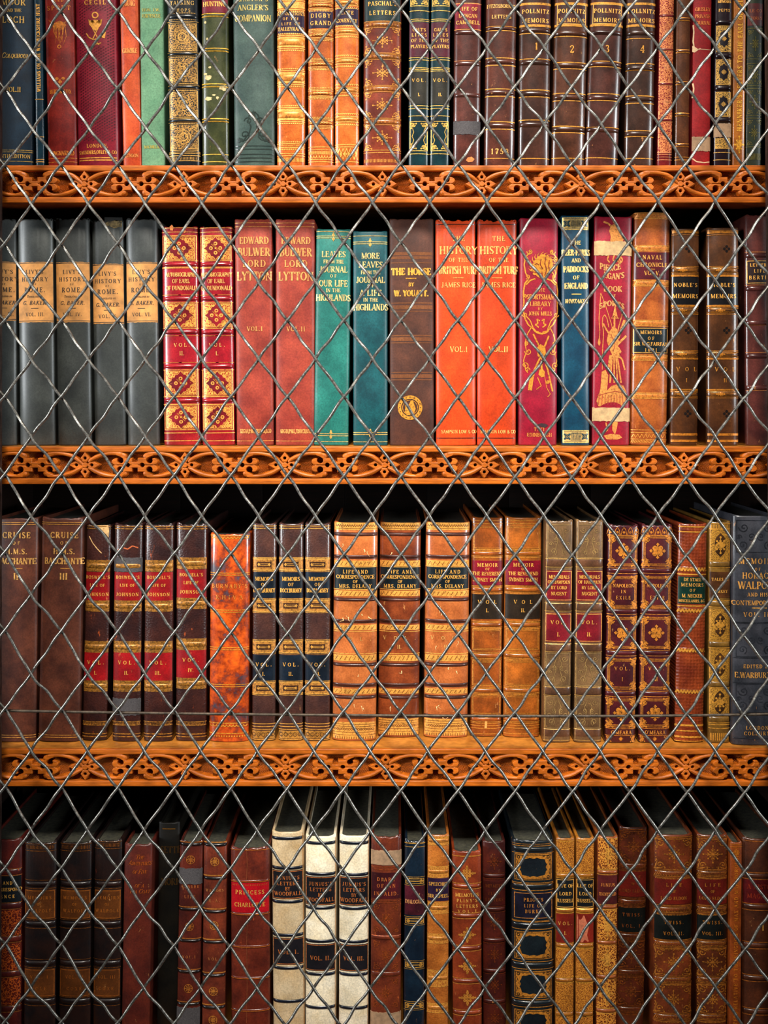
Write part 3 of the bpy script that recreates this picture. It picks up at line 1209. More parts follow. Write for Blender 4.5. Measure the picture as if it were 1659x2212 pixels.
DRED = leather((138, 34, 22), (96, 18, 14), .48, .03, .12, kind='cloth')
B = r1((103, 165), (94, 158), DRED, 'dark red cloth book with a gilt hanging plant device', bulge=.12)
B.t((2, 7, 'AND', 22), (18, 10, 'SPORT', 50), (199, 9, 'BURY & ATO.', 46), (332, 10, 'LONGMAN&CO', 52))
g = B.gilt
g.poly([(-14, 56), (-8, 50), (2, 46), (12, 50), (16, 56), (10, 60), (-2, 62), (-12, 60)])
for q in range(11):
    x = -12 + q * 2.5
    g.line([(x, 58), (x + 2.5 * sin(q * 2), 70 + (q * 7) % 12), (x * .6 + 3 * cos(q * 3), 84 + (q * 11) % 16)], 1.7, taper=True)
g.line([(-14, 52), (-22, 44)], 1.6)
g.line([(12, 50), (22, 46)], 1.6)
g.ring(0, 102, 2.5, 4.5, n=10)
for sx in (-1, 0, 1):
    g.disc(sx * 7, 171 + (7 if sx == 0 else 0), 4.2, 3.4)
g.seg(0, 172, 0, 184, 1.5)
B.gl(343, 351, t=1.1)
B.end(GILT_O, GILT_O)

CRIM = leather((142, 30, 46), (108, 16, 34), .42, .0, .3, kind='cloth')
B = r1((169, 253), (158, 252), CRIM, 'broad crimson book with diagonal ribbing, gilt fox mask and hunting horn', bulge=.13)
B.t((6, 10, 'CECIL', 46), (316, 8, 'LONDON.', 46), (330, 8, 'SAUNDERS,OTLEY & CO', 80))
g = B.gilt
g.ring(0, 34, 4.5, 7.5, n=12)
g.poly([(-15, 42), (-10, 46), (-4, 44), (4, 44), (10, 46), (15, 42), (13, 54), (6, 63), (0, 68), (-6, 63), (-13, 54)])
g.line([(-6, 62), (6, 86)], 2.2)
g.line([(6, 62), (-6, 86)], 2.2)
g.line([(-20, 73), (-14, 82), (-4, 87), (6, 84), (12, 76)], 2.6)
g.poly([(10, 74), (22, 70), (20, 84), (12, 82)])
g.line([(2, 86), (4, 96), (8, 98)], 2.0)
g.line([(-4, 98), (12, 94)], 1.6)
r = B.dec('diagonal_ribbing', leather((92, 10, 26), None, .5, 0))
for q in range(64):
    y0 = -60 + q * 6.4
    for k in range(15):
        u0 = -35 + k * 5
        yy = y0 - (u0 + 35) * 0.62 + 22
        if 4 < yy < 306 and not (abs(u0) < 24 and 24 < yy < 102):
            r.seg(u0, yy, u0 + 3.2, yy - 2.0, 2.0, h=0.18)
B.gl(342, 347, t=2.2, u=.9)
B.end(GILT, GILT)

B = r1((267, 304), (257, 298), leather((206, 86, 40), (170, 58, 26), .42, .05, .2, kind='cloth'), 'slim terracotta orange book beside the pale green one', bulge=.13)
B.t((8, 13, 'YOUNG', 27), (110, 11, 'GRIMBLE', 31), (337, 8, 'LONDON', 28))
B.end(GILT, gold((226, 150, 84)))

B = r1((307, 353), (300, 352), leather((108, 148, 112), (84, 126, 94), .62, .0, .05, kind='cloth', mott=.7), 'pale sage green cloth book in the top row', bulge=.10, ragged=.6)
B.t((22, 7, 'HON. J.W.', 38), (35, 8, 'FORTESCUE', 40), (318, 7, 'MACMILLAN', 36))
B.end(gold((170, 166, 80)), gold((172, 170, 84)))

BLK = leather((20, 26, 30), (10, 14, 18), .36, .05, .35)
B = r1((366, 430), (357, 428), BLK, 'black book covered with dense gilt tooled panels, top row')
B.t((7, 9, 'TALKING', 52), (23, 7, 'SHOPS', 36))
for y0, y1 in ((-60, -8), (50, 111), (124, 182), (196, 255), (268, 326)):
    B.fil(y0 + 3, y1 - 3, filigree((20, 24, 26), (190, 150, 84), 430, .55), .86)
    frame(B.gilt, B.hw * .9, y0, y1, 1.3, B.hw)
    B.gilt.ring(0, (y0 + y1) / 2, 7, 9.5, 0.45)
    B.gilt.ring(0, (y0 + y1) / 2, 14, 15.5, 0.45, 24)
    corners(B.gilt, B.hw * .84, y0 + 3, y1 - 3, 13, 1.4)
    B.gl(y0 - 3, y1 + 3, t=1.2)
for y in (36, 117, 189, 261):
    B.band(y, h=8, rise=.9)
    beads(B.gilt, B.hw * .85, y - 7, 16, 1.2)
    beads(B.gilt, B.hw * .85, y + 7, 16, 1.2)
B.gl(332, 337, 348, t=2)
ticks(B.gilt, B.hw * .9, 340, 346, 20, 1.2)
B.end(gold((206, 168, 96)), gold((206, 176, 110)))

OLIV = leather((66, 68, 36), (40, 46, 24), .34, .02, .4)
B = r1((435, 494), (434, 492), OLIV, 'olive green book with a maroon label and pale worn patches')
B.label(-30, 28, leather((120, 20, 40), None, .4, 0), [(9, 10, 'HUNTING', 50)])
B.band(33, 108, 185, 260, h=8, rise=.7)
B.dbl(33, 108, 185, 260, g=6, t=2.4)
B.gl(334, 350, t=1.3)
w = B.dec('worn_patch', plain('bare_calf', (196, 172, 120), .8, 0, .1))
rr = random.Random(4)
for (u, y, a_, b_) in ((-14, 168, 9, 6), (-20, 160, 4, 3), (-10, 146, 4, 3), (18, 190, 9, 6), (-14, 214, 9, 5), (-2, 206, 5, 2), (-20, 48, 3, 3), (6, 212, 3, 4), (-16, 84, 2.5, 3)):
    w.poly([(u + a_ * cos(t_) * rr.uniform(.65, 1.1), y + b_ * sin(t_) * rr.uniform(.65, 1.15)) for t_ in [2 * pi * i / 12 for i in range(12)]], .26, u, y)
B.end(gold((236, 196, 84)), gold((226, 180, 110)))

B = r1((508, 590), (500, 592), leather((66, 84, 76), (44, 62, 58), .5, .0, .15, kind='cloth'), 'wide grey-green cloth book with an embossed scroll ornament at its foot', bulge=.11)
B.t((-2, 12, "ANGLER'S", 66), (17, 12, "ANGLER'S", 64), (40, 14, 'COMPANION', 76)) if False else B.t((-1, 9, "WALTON'S", 64), (17, 12, "ANGLER'S", 66), (40, 14, 'COMPANION', 78))
e = B.dec('embossing_shade', leather((34, 48, 42), None, .35, 0, .5))  # flat decal; its darker colour paints the shade in the embossed grooves
for sx in (1, -1):
    e.spiral(sx * 20, 292, 14, sx, 1, 2.2, 1.3, 0.4)
    e.spiral(sx * 12, 262, 9, sx, -1, 2.0, 1.1)
    e.line([(sx * 2, 242), (sx * 10, 250), (sx * 12, 262), (sx * 6, 274), (sx * 10, 288), (sx * 24, 306), (sx * 36, 300)], 2.4)
    e.spiral(sx * 31, 305, 8, -sx, -1, 1.8, 1.0)
e.poly([(0, 238), (4, 250), (0, 262), (-4, 250)])
for y in (315, 322, 333, 341, 349):
    e.rect(-B.hw * .97, B.hw * .97, y, y + 1.8, w=B.hw)
B.end(GILT, gold((206, 196, 130)))

TAN = leather((206, 112, 46), (168, 78, 26), .33, .12, .45)
PURP = leather((46, 26, 54), (30, 16, 38), .4, .0)
B = r1((598, 658), (597, 659), TAN, 'tan calf book with a purple four-line title label and broad gilt bands')
B.label(24, 73, PURP, [(30, 7, 'REVOLUTIONS', 58), (41, 6, 'OF THE', 34), (52, 6, 'LIFE OF', 40), (63, 8, 'TALLEYRAND', 56)])
for y0, y1 in ((0, 22), (76, 106), (152, 184), (232, 264), (310, 320)):
    B.fil(y0 + 4, y1 - 4, filigree((214, 130, 56), (244, 196, 112), 300, .2), .985)
    B.gl(y0 + 1, y0 + 5, y1 - 5, y1 - 1, t=1.7)
    beads(B.gilt, B.hw * .93, y0 - 3, 14, 1.6)
    beads(B.gilt, B.hw * .93, y1 + 3, 14, 1.6)
for y in (91, 168, 248):
    B.band(y, h=16, rise=1.1, mat=gold((224, 150, 66)))
B.gl(332, 337, t=1.6)
ticks(B.gilt, B.hw * .95, 341, 350, 22, 1.4)
B.end(GILT_B)

B = r1((666, 719), (664, 721), leather((198, 102, 42), (150, 66, 24), .33, .1, .45), 'tan calf book with a small purple two-word label, top row centre')
B.label(23, 61, PURP, [(34, 9, 'DIGBY', 42), (50, 9, 'GRAND', 44)])
for y in (12, 76, 139, 202, 266):
    B.band(y, h=7, rise=1.0, mat=gold((190, 110, 44)))
    B.gl(y - 9, y + 9, y - 6, y + 6, t=1.4)
    beads(B.gilt, B.hw * .92, y - 12, 15, 1.4)
    beads(B.gilt, B.hw * .92, y + 12, 15, 1.4)
    for k in range(7):
        B.gilt.ring((k - 3) * 6.6, y, 1.3, 2.6, .3, 8)
for y in (318, 324, 345, 350):
    B.gl(y, t=1.4)
ticks(B.gilt, B.hw * .95, 327, 334, 24, 1.2)
scallop(B.gilt, B.hw * .95, 336, 9, 6)
B.end(gold((238, 184, 98)))

B = r1((724, 774), (722, 776), TAN, 'slim tan calf book beside the red-brown sprigged one, with a purple label')
B.label(16, 56, PURP, [(28, 8, 'KATE', 30), (45, 8, 'COVENTRY', 44)])
for y in (6, 68, 132, 195, 258):
    B.band(y, h=8, rise=.9, mat=gold((214, 140, 62)))
    ticks(B.gilt, B.hw * .93, y - 4, y + 4, 18, 1.3)
    B.gl(y - 6, y + 6, t=1.3)
    scallop(B.gilt, B.hw * .95, y - 10, 12, 3, -1, 1.4)
    scallop(B.gilt, B.hw * .95, y + 10, 12, 3, 1, 1.4)
B.gl(313, 318, 350, t=1.4)
zigzag(B.gilt, B.hw * .9, 321, 345, 3, 1.4)
zigzag(B.gilt, B.hw * .9, 345, 321, 3, 1.4)
for k in range(7):
    fleuron(B.gilt, (k - 3) * 6.6, 333, 2.6)
B.end(GILT_B)

RB = leather((122, 50, 30), (84, 30, 20), .36, .16, .35)
B = r1((785, 866), (784, 868), RB, 'red-brown book with gilt sprigs in each compartment and a green label')
B.label(-60, 46, leather((20, 44, 44), None, .4, 0), [(-14, 9, 'MRS.', 30), (8, 9, "PASCHAL'S", 62), (28, 9, 'LETTERS', 56)])
for y in (53, 122, 192, 263):
    B.band(y, h=9, rise=.9)
    B.gl(y - 7, y - 4.5, y + 4.5, y + 7, t=1.2)
    ticks(B.gilt, B.hw * .93, y - 3, y + 3, 26, 1.2)
for yc in (88, 158, 228, 298):
    sprig(B.gilt, 0, yc, 20, 14, 8, 1.5)
    corners(B.gilt, B.hw * .9, yc - 28, yc + 26, 15, 1.8)
B.gl(325, 330, t=1.3)
ticks(B.gilt, B.hw * .95, 344, 351, 26, 1.4)
B.end(gold((214, 150, 66)), gold((206, 190, 120)))

TEAL = leather((16, 48, 52), (10, 30, 36), .32, .03, .45)
MAR = leather((84, 24, 38), (60, 14, 28), .4, .0)
for (xb, xt, num, lab) in (((882, 926), (884, 928), 'I.', 'slim dark teal book with maroon label, left of a matching pair, VOL. I'),
                           ((928, 970), (931, 974), 'II.', 'slim dark teal book with maroon label, right of a matching pair, VOL. II')):
    B = r1(xb, xt, TEAL, lab)
    B.label(49, 123, MAR, [(65, 7, "GALT'S", 28), (76, 7, 'LIVES', 32), (88, 7, 'OF THE', 34), (101, 7, 'PLAYERS', 36)])
    B.label(154, 226, leather((44, 40, 30), None, .4, 0), [(174, 7, 'VOL.', 30), (205, 7, num, None)], 'volume_label')
    B.gl(24, 42, 46, 125, 130, 147, 150.5, 154, 229, 235, 251, 333, t=1.4)
    frame(B.gilt, B.hw * .88, 262, 327, 1.5, B.hw)
    frame(B.gilt, B.hw * .88, -60, 14, 1.5, B.hw)
    for (a_, b_) in ((266, 323), (-50, 10)):
        corners(B.gilt, B.hw * .78, a_, b_, 12, 2.0)
        for sx in (1, -1):
            B.gilt.line([(sx * 13, a_ + 12), (sx * 10.5, a_ + 20), (sx * 14, a_ + 29), (sx * 10.5, b_ - 20), (sx * 13, b_ - 12)], 1.4)
    B.end(gold((224, 190, 100)))

BR = leather((88, 46, 38), (58, 30, 26), .30, .05, .5)
B = r1((979, 1037), (982, 1041), BR, 'brown book with a crimson label and a strip of grey repair tape', ragged=.8)
B.label(9, 62, leather((150, 22, 44), None, .4, .05), [(20, 8, 'LIFE OF', 40), (35, 8, 'DUNCAN', 40), (49, 8, 'CAMPBELL', 50)])
B.gl(8, 64, t=2)
B.band(71, 138, 206, h=9, rise=1.3)
B.gl(132, t=.9)
B.tape(262, 291, TAPE_G)
w = B.dec('worn_patch', plain('bare_calf', (196, 110, 50), .8, 0, .1))
w.poly([(2, 341), (10, 339), (17, 344), (12, 350), (3, 351), (-2, 347)])
B.end(gold((226, 150, 90)))

B = r1((1047, 1111), (1050, 1118), leather((92, 48, 36), (60, 32, 26), .28, .05, .5), 'brown book dated 1758 at the foot of its spine')
B.t((14, 8, "FITZOSBORNE'S", 62), (37, 8, 'LETTERS', 42), (328, 12, '1758', 38))
B.gl(58, 67, t=1.6)
B.band(62, h=8)
for y in (134, 201, 272):
    B.band(y, h=9, rise=1.5)
    B.gl(y - 8, y + 8, t=1.8)
B.gl(343, t=1.2)
B.end(gold((232, 170, 74)), gold((240, 196, 120)))

for (xb, xt, num, bs, gls, col, lab) in (
        ((1120, 1188), (1123, 1192), '1', (66, 136, 203, 270), (73, 128, 195, 210, 260), (72, 42, 32), 'dark brown leather book numbered 1, first of four matching volumes'),
        ((1194, 1261), (1198, 1274), '2', (73, 142, 211, 280), (80, 136, 150, 203, 219, 274, 288), (86, 48, 32), 'brown leather book numbered 2, its label framed in gilt'),
        ((1264, 1336), (1277, 1350), '3', (72, 140, 213, 282), (134, 146, 204, 219, 277), (76, 40, 32), 'dark brown leather book numbered 3, leaning left'),
        ((1349, 1414), (1356, 1418), '4', (72, 148, 214, 290), (84, 138, 153, 208, 224, 283, 296), (70, 44, 34), 'brown leather book numbered 4, last of four matching volumes')):
    B = r1(xb, xt, leather(col, mul(col, .62), .28, .06, .5), lab)
    B.label(9, 55, leather((72, 28, 22), None, .4, .02), [(25, 9, 'POLLNITZ', 58), (45, 9, 'MEMOIRS', 56)], edge=.86 if num in '23' else None)
    B.gl(9, 56, t=5)
    B.band(*bs, h=10, rise=1.6)
    B.gl(*gls, t=1.8)
    B.gl(343, t=1.5)
    B.t((107 if num != '1' else 101, 16, num, None), off=2)
    B.end(gold((214, 156, 56)), gold((224, 166, 74)))

B = r1((1420, 1452), (1426, 1457), leather((124, 28, 30), (90, 18, 22), .35, .02, .4), 'slim red book wholly covered in pink-gold filigree')
for y0, y1 in ((-40, 31), (38, 105), (110, 179), (185, 257), (263, 330)):
    B.fil(y0, y1, filigree((124, 26, 26), (226, 150, 104), 430, .34), .97)
    B.gl(y0, y1, t=1.6)
    fleuron(B.gilt, 0, (y0 + y1) / 2, 8)
B.band(34.5, 107.5, 182, 260, h=5, rise=.7)
B.gl(334, 340, 346, t=1.2)
B.end(PINK)

B = r1((1457, 1490), (1463, 1492), leather((98, 56, 32), (68, 38, 24), .30, .08, .45), 'slim plain brown book ruled with double gilt lines')
B.dbl(42, 111, 180, 248, 314, 343, g=6)
B.band(42, 111, 180, 248, 314, h=5, rise=.6)
B.end(gold((224, 158, 66)))

CRED = leather((150, 26, 28), (124, 18, 22), .6, .02, .0, kind='cloth')
B = r1((1494, 1535), (1499, 1538), CRED, 'worn scarlet cloth book with torn edges and brown tape near its foot', ragged=1.0, bulge=.1)
B.t((21, 8, 'GRISLEY', 33), (36, 8, 'PRIVATE', 33), (50, 8, 'JOURNAL', 33))
B.tape(296, 327, TAPE_T)
w = B.dec('torn_cloth', plain('pale_backing', (206, 170, 130), .9, 0, .1))
w.line([(-19, 54), (-18, 70), (-19, 90), (-17, 104), (-10, 108), (-4, 106)], 2.2)
w.poly([(-20, 98), (-13, 104), (-8, 108), (-16, 114), (-20, 112)])
w.line([(-19, 180), (-17, 192), (-19, 212)], 2.6)
w.line([(-4, 107), (18, 108)], 1.3)
w.line([(-18, 343), (-10, 350), (6, 352), (18, 350)], 2.2)
B.end(gold((200, 120, 60)), gold((214, 130, 66)))

B = r1((1541, 1581), (1547, 1583), leather((34, 20, 26), (20, 12, 16), .3, .05, .45), 'dark book with gilt panels round black ovals and brown tape')
B.t((4, 6, 'MEMOIRS', 28), (23, 6, 'PEPYS', 24))
for y0, y1 in ((56, 113), (129, 184), (199, 253), (299, 322)):
    B.fil(y0, y1, filigree((40, 28, 22), (214, 176, 96), 560, .28), .86)
    frame(B.gilt, B.hw * .88, y0, y1, 1.3, B.hw)
    if y1 - y0 > 40:
        d = B.dec('dark_inlay', leather((24, 14, 22), None, .4, 0))
        yc = (y0 + y1) / 2
        d.poly([(10 * (1 + .1 * cos(8 * t_)) * cos(t_), yc + 17 * (1 + .1 * cos(8 * t_)) * sin(t_)) for t_ in [2 * pi * i / 32 for i in range(32)]], .4)
        fleuron(B.gilt, 0, yc, 6)
        B.gilt.v = [(a_, b_, .6) if (abs(a_) < 7 and abs(b_ - yc) < 8) else (a_, b_, c_) for (a_, b_, c_) in B.gilt.v]
B.band(49, 121, 191, 260, h=11, rise=1.6)
B.tape(267, 297, TAPE_T)
B.gl(330, 346, t=1.2)
B.end(gold((206, 166, 90)))

B = r1((1583, 1609), (1586, 1613), leather((160, 92, 28), (120, 64, 20), .36, .06, .35), 'narrow ochre book with gilt lettering running up its spine, top row right')
B.let.text("HENNIKER'S LETTERS TO THE EARL OF LEICESTER", 0, 118, 10, 332, 0.34, 0, 1.15, True)
sprig(B.gilt, 0, 313, 9, 17, 8, 2.0)
fleuron(B.gilt, 0, 313, 9)
B.end(gold((214, 158, 40)), gold((226, 176, 60)))

B = r1((1611, 1646), (1616, 1650), leather((30, 36, 16), (18, 24, 12), .5, .02, .1), 'dark green book in shade at the right end of the top row')  # shade at this end is put into the dark leather, label and gilt
B.label(8, 56, leather((84, 14, 12), None, .5, 0), [(24, 7, 'LE CO', 26), (40, 7, 'WORKS', 26)], ink=gold((150, 80, 40)))
for y0, y1 in ((62, 128), (138, 186), (192, 250), (256, 318)):
    B.gl(y0, y1, t=1.2)
    sprig(B.gilt, 0, (y0 + y1) / 2, 10, 14, 8, 1.3)
    corners(B.gilt, B.hw * .85, y0 + 4, y1 - 4, 10, 1.2)
ticks(B.gilt, B.hw * .9, 332, 346, 12, 1.2)
B.end(gold((92, 88, 30)))
# ================================================================== second row
G2 = 'books standing in the second row'


def r2(xb, xt, top, mat, label, name='book', **k):
    return Book(name, 2, xb[0], xb[1], xt[0], xt[1], top, mat, label, group=k.pop('group', G2), **k)


LIVY = leather((58, 61, 58), (42, 45, 44), .52, .0, .6, kind='cloth', mott=.6)
LABT = plain('tan_paper_label', (196, 134, 68), .75, 0, .10, 90)
for n_, (xb, xt, ly0, ly1, vol, lab) in enumerate((
        ((-46, 33), (-48, 34), 566, 693, 'VOL. II.', 'grey cloth book cut by the left edge of the second row'),
        ((40, 117), (33, 113), 567, 697, 'VOL. III.', 'grey cloth book with tan history label lettered VOL. III'),
        ((122, 197), (115, 192), 567, 697, 'VOL. IV.', 'grey cloth book with tan history label lettered VOL. IV'),
        ((203, 270), (194, 266), 571, 700, 'VOL. V.', 'grey cloth book lettered VOL. V with its spine head torn away'),
        ((276, 341), (266, 341), 567, 697, 'VOL. VI.', 'grey cloth book lettered VOL. VI, beside the gilt red pair'))):
    B = r2(xb, xt, 469 if n_ != 3 else 472, LIVY, lab, bulge=.16, p=2.2, ragged=1.0, group='grey cloth history volumes')
    o = 0 if n_ else 14
    dy_ = ly0 - 567
    B.label(ly0, ly1, LABT, [], wob=.6)
    d = B.dec('printed_title', INKM)
    for (y, h_, tx, wd, sl) in ((588, 9, "LIVY'S", 38, 0), (604, 9, 'HISTORY', 56, 0), (615, 4, 'OF', 8, 0), (627, 10, 'ROME.', 44, 0), (641, 5, 'Translated by', 34, .2),
                                (655, 8.5, 'G. BAKER.', 52, .25), (680, 8, vol, 40, 0)):
        d.text(tx, o, y + dy_, h_, wd, .42, sl, .95)
    d.seg(o - 8, 667 + dy_, o + 8, 667 + dy_, 1.3, h=.42)
    d.rect(-B.hw * .97, B.hw * .97, ly0 + 1.2, ly0 + 2.6, .4, B.hw)
    d.rect(-B.hw * .97, B.hw * .97, ly1 - 3.6, ly1 - 2.2, .4, B.hw)
    if n_ == 3:
        w = B.dec('torn_spine_head', plain('exposed_binding', (120, 100, 62), .9, 0, .3))
        w.poly([(-2, 478), (8, 475), (20, 478), (31, 477), (31, 491), (16, 494), (4, 489), (-3, 489)], .35)
        w2 = B.dec('torn_edge', plain('dark_tear', (22, 22, 20), .9))
        w2.poly([(-4, 470), (32, 470), (32, 478), (20, 476), (6, 481), (-4, 482)], .4)
    B.end()

CR2 = leather((156, 24, 34), (118, 14, 26), .32, .04, .5)
for (xb, xt, num, lab, o) in (((353, 431), (346, 427), 'II.', 'red leather book lettered VOL. II with gilt lozenge panels', 3),
                              ((436, 507), (429, 501), 'I.', 'red leather book lettered VOL. I with gilt lozenge panels', 0)):
    B = r2(xb, xt, 488, CR2, lab, bulge=.14, ragged=.4, group='two gilt red leather volumes')
    B.t((594, 9.5, 'AUTOBIOGRAPHY', 67), (608, 9, 'OF EARL', 38), (623, 9.5, 'OF DUNDONALD', 66), (746, 8, 'VOL.', 34), (764, 9, num, None), off=o)
    for y0, y1 in ((509, 565), (653, 711), (799, 858), (874, 930)):
        yc = (y0 + y1) / 2
        u = B.hw * .93
        g = B.gilt
        frame(g, u, y0, y1, 1.6, B.hw)
        frame(g, u - 3.5, y0 + 3, y1 - 3, 1.1, B.hw)
        B.fil(y0 + 5, y1 - 5, filigree((150, 34, 24), (240, 186, 100), 400, .12), .86)
        loz = lambda t_: .62 + .10 * cos(4 * t_) + .03 * cos(12 * t_)
        d = B.dec('red_lozenge', leather((138, 16, 28), None, .4, 0))
        pts = []
        for i in range(40):
            t_ = 2 * pi * i / 40
            r_ = 1 / (abs(cos(t_)) ** 1.15 + abs(sin(t_)) ** 1.15) ** (1 / 1.15)
            r_ *= 1 + .08 * cos(12 * t_)
            pts.append((u * .74 * r_ * cos(t_), yc + (y1 - y0) * .42 * r_ * sin(t_)))
        d.poly(pts, .42)
        for i in range(40):
            q, q2 = pts[i], pts[(i + 1) % 40]
            g.seg(q[0], q[1], q2[0], q2[1], 1.2, h=.5)
        for sx, sy in ((1, 0), (-1, 0), (0, 1), (0, -1)):
            g.ring(sx * 10, yc + sy * 10, 1.6, 4.2, .55, 10)
        for sx, sy in ((1, 1), (-1, 1)):
            g.seg(-9, yc - 9 * sy, 9, yc + 9 * sy, 1.3, h=.55)
            g.seg(-6, yc - 9 * sy, 10, yc + 6 * sy, .8, h=.55)
        g.disc(0, yc, 2, h=.56)
    for y in (572, 646, 718, 792, 866):
        B.band(y, h=8, rise=1.4)
        B.gl(y - 8, y + 8, t=1.4)
        B.gl(y, t=0.01)
    B.gl(493, 502, 578, 638, 726, 784, 936, 953, t=1.4)
    w = B.dec('worn_patch', plain('rubbed_leather', (226, 130, 60), .8, 0, .1))
    if num == 'II.':
        w.poly([(-20, 490), (-15, 486), (-11, 492), (-13, 499), (-19, 498)], .5)
        w.poly([(8, 500), (13, 497), (16, 502), (11, 505)], .5)
    B.end(gold((240, 176, 90)), gold((246, 190, 120)))

LYT = leather((158, 62, 44), (126, 44, 34), .50, .0, .15, kind='cloth')
for (xb, xt, num, lab, o) in (((511, 590), (504, 588), 'VOL.I', 'terracotta cloth book lettered VOL. I, left of its twin', 2),
                              ((598, 676), (590, 684), 'VOL.II', 'terracotta cloth book lettered VOL. II, beside the teal book', 2)):
    B = r2(xb, xt, 472, LYT, lab, bulge=.11, p=2.5, group='two terracotta cloth biography volumes', ragged=.3)
    B.t((520, 15, 'EDWARD', 63), (545, 18, 'BULWER', 70), (570, 15, 'LORD', 50), (597, 19, 'LYTTON', 76), (711, 10, num, 34 if num == 'VOL.I' else 40), (932, 9, 'KEGAN,PAUL,TRENCH,&CO', 66), off=o)
    B.gl(482, 490, t=1.6)
    B.gl(953, t=1.2)
    B.end(gold((232, 158, 92)), gold((240, 178, 116)))

for (xb, xt, top, mat, lines, ys, lab) in (
        ((677, 752), (682, 759), 494, leather((36, 112, 100), (24, 88, 80), .46, .0, .2, kind='cloth'),
         ((550, 13, 'LEAVES', 52), (566, 8, 'FROM THE', 44), (583, 13, 'JOURNAL', 60), (597, 7, 'OF', 14), (613, 14, 'OUR LIFE', 62), (628, 8, 'IN THE', 32), (644, 14, 'HIGHLANDS', 74)),
         (513, 940), 'bright teal cloth book with a gilt Highlands title'),
        ((763, 837), (761, 838), 498, leather((20, 78, 82), (12, 56, 62), .46, .0, .2, kind='cloth'),
         ((553, 13, 'MORE', 40), (572, 13, 'LEAVES', 52), (589, 8, 'FROM THE', 42), (605, 13, 'JOURNAL', 62), (618, 7, 'OF', 14), (633, 13, 'A LIFE', 48), (648, 8, 'IN THE', 32), (664, 14, 'HIGHLANDS', 74)),
         (525, 937), 'darker teal cloth book whose title begins MORE LEAVES')):
    B = r2(xb, xt, top, mat, lab, bulge=.11, p=2.5, group='two teal cloth Highland journals')
    B.t(*lines, off=1)
    B.dbl(*ys, g=4.2, t=1.5)
    for y in ys:
        for sg in (-1, 1):
            B.gilt.ring(0, y + sg * 4.5, 1.4, 3.0, .4, 10)
        B.gilt.disc(0, y - 8.5, 1.8, h=.4)
        B.gilt.seg(0, y - 8, 0, y + 9, 1.6, h=.4)
    B.gl(top + 7 if top == 494 else 510, 955, t=1.1)
    B.end(gold((226, 196, 120)), gold((236, 222, 168)))

B = r2((842, 938), (840, 938), 471, leather((82, 46, 32), (60, 34, 26), .58, .0, .05, kind='cloth'), 'broad brown striped cloth book with gilt title THE HORSE', bulge=.10, p=2.6, ragged=.5)
st = B.dec('woven_stripe', leather((118, 70, 34), (98, 54, 28), .6, 0, 0, kind='cloth'))
for y0, y1 in ((545, 552), (554, 560), (567, 569), (654, 656), (660, 668), (672, 674), (724, 727), (729, 737), (740, 742), (804, 806), (809, 817), (820, 822)):
    st.rect(-B.hw * .93, B.hw * .93, y0, y1, .12, B.hw)
B.t((587, 15, 'THE HORSE', 86), (615, 8, 'BY', 12), (634, 13, 'W. YOUATT.', 74), off=-1, bold=1.5)
B.gilt.seg(-13, 602, 10, 602, 2.2)
g = B.gilt
cx, cy = -4, 881
g.ring(cx, cy, 19, 26.5, .32, 40)
g.ring(cx, cy, 15.5, 16.6, .32, 36)
g.poly([(cx - 12, cy + 12), (cx - 10, cy - 2), (cx - 12, cy - 8), (cx - 4, cy - 6), (cx + 2, cy + 2), (cx + 1, cy + 14), (cx - 5, cy + 17)])
g.poly([(cx + 1, cy - 14), (cx + 6, cy - 16), (cx + 8, cy - 9), (cx + 12, cy + 2), (cx + 9, cy + 14), (cx + 2, cy + 14), (cx + 1, cy), (cx - 3, cy - 6)])
d = B.dec('dark_letters', leather((70, 40, 28), None, .5, 0))
for i in range(16):
    t_ = 2 * pi * i / 16
    d.disc(cx + 22.6 * cos(t_), cy + 22.6 * sin(t_), 1.3, h=.5, n=5)
B.end(gold((224, 164, 66)), gold((236, 184, 84)))

for (xb, xt, num, col, lab, o) in (((943, 1028), (939, 1029), 'VOL.I', (222, 72, 24), 'bright orange-red cloth book lettered VOL. I in the second row', 6),
                                   ((1031, 1115), (1031, 1118), 'VOL.II', (204, 62, 20), 'deeper orange-red cloth book lettered VOL. II, beside its brighter twin', 0)):
    B = r2(xb, xt, 472, leather(col, mul(col, .8), .40, .0, .3, kind='cloth'), lab, bulge=.11, p=2.5, group='two orange-red cloth turf history volumes', ragged=1.0)
    B.t((516, 11, 'THE', 28), (541, 17, 'HISTORY', 82), (562, 9, 'OF THE', 42), (584, 17, 'BRITISH TURF', 84), (616, 11, 'JAMES RICE', 74), (755, 12, num, 38 if num == 'VOL.I' else 42), (933, 7.5, 'SAMPSON LOW & CO', 76), off=o if o else 3)
    B.gilt.seg(o - 12, 601, o + 11, 601, 1.8)
    d = B.dec('black_rule', leather((70, 20, 14), None, .5, 0))
    for y in (485, 947):
        d.rect(-B.hw * .96, B.hw * .96, y - .8, y + .8, .3, B.hw)
    B.end(gold((250, 186, 110)), gold((250, 200, 128)))

B = r2((1122, 1202), (1121, 1210), 470, leather((148, 20, 42), (120, 12, 34), .44, .0, .25, kind='cloth'), 'crimson cloth book with large gilt scrolls around a lion mask', bulge=.12, p=2.4)
B.t((627, 8, 'THE', 20), (642, 11, 'SPORTSMAN', 58), (657, 10, 'LIBRARY', 46), (668, 6, 'BY', 10), (678, 9, 'JOHN MILLS', 50), (928, 8, 'TAIT', 24), (940, 8, 'EDINBURGH', 54), off=3)
g = B.gilt
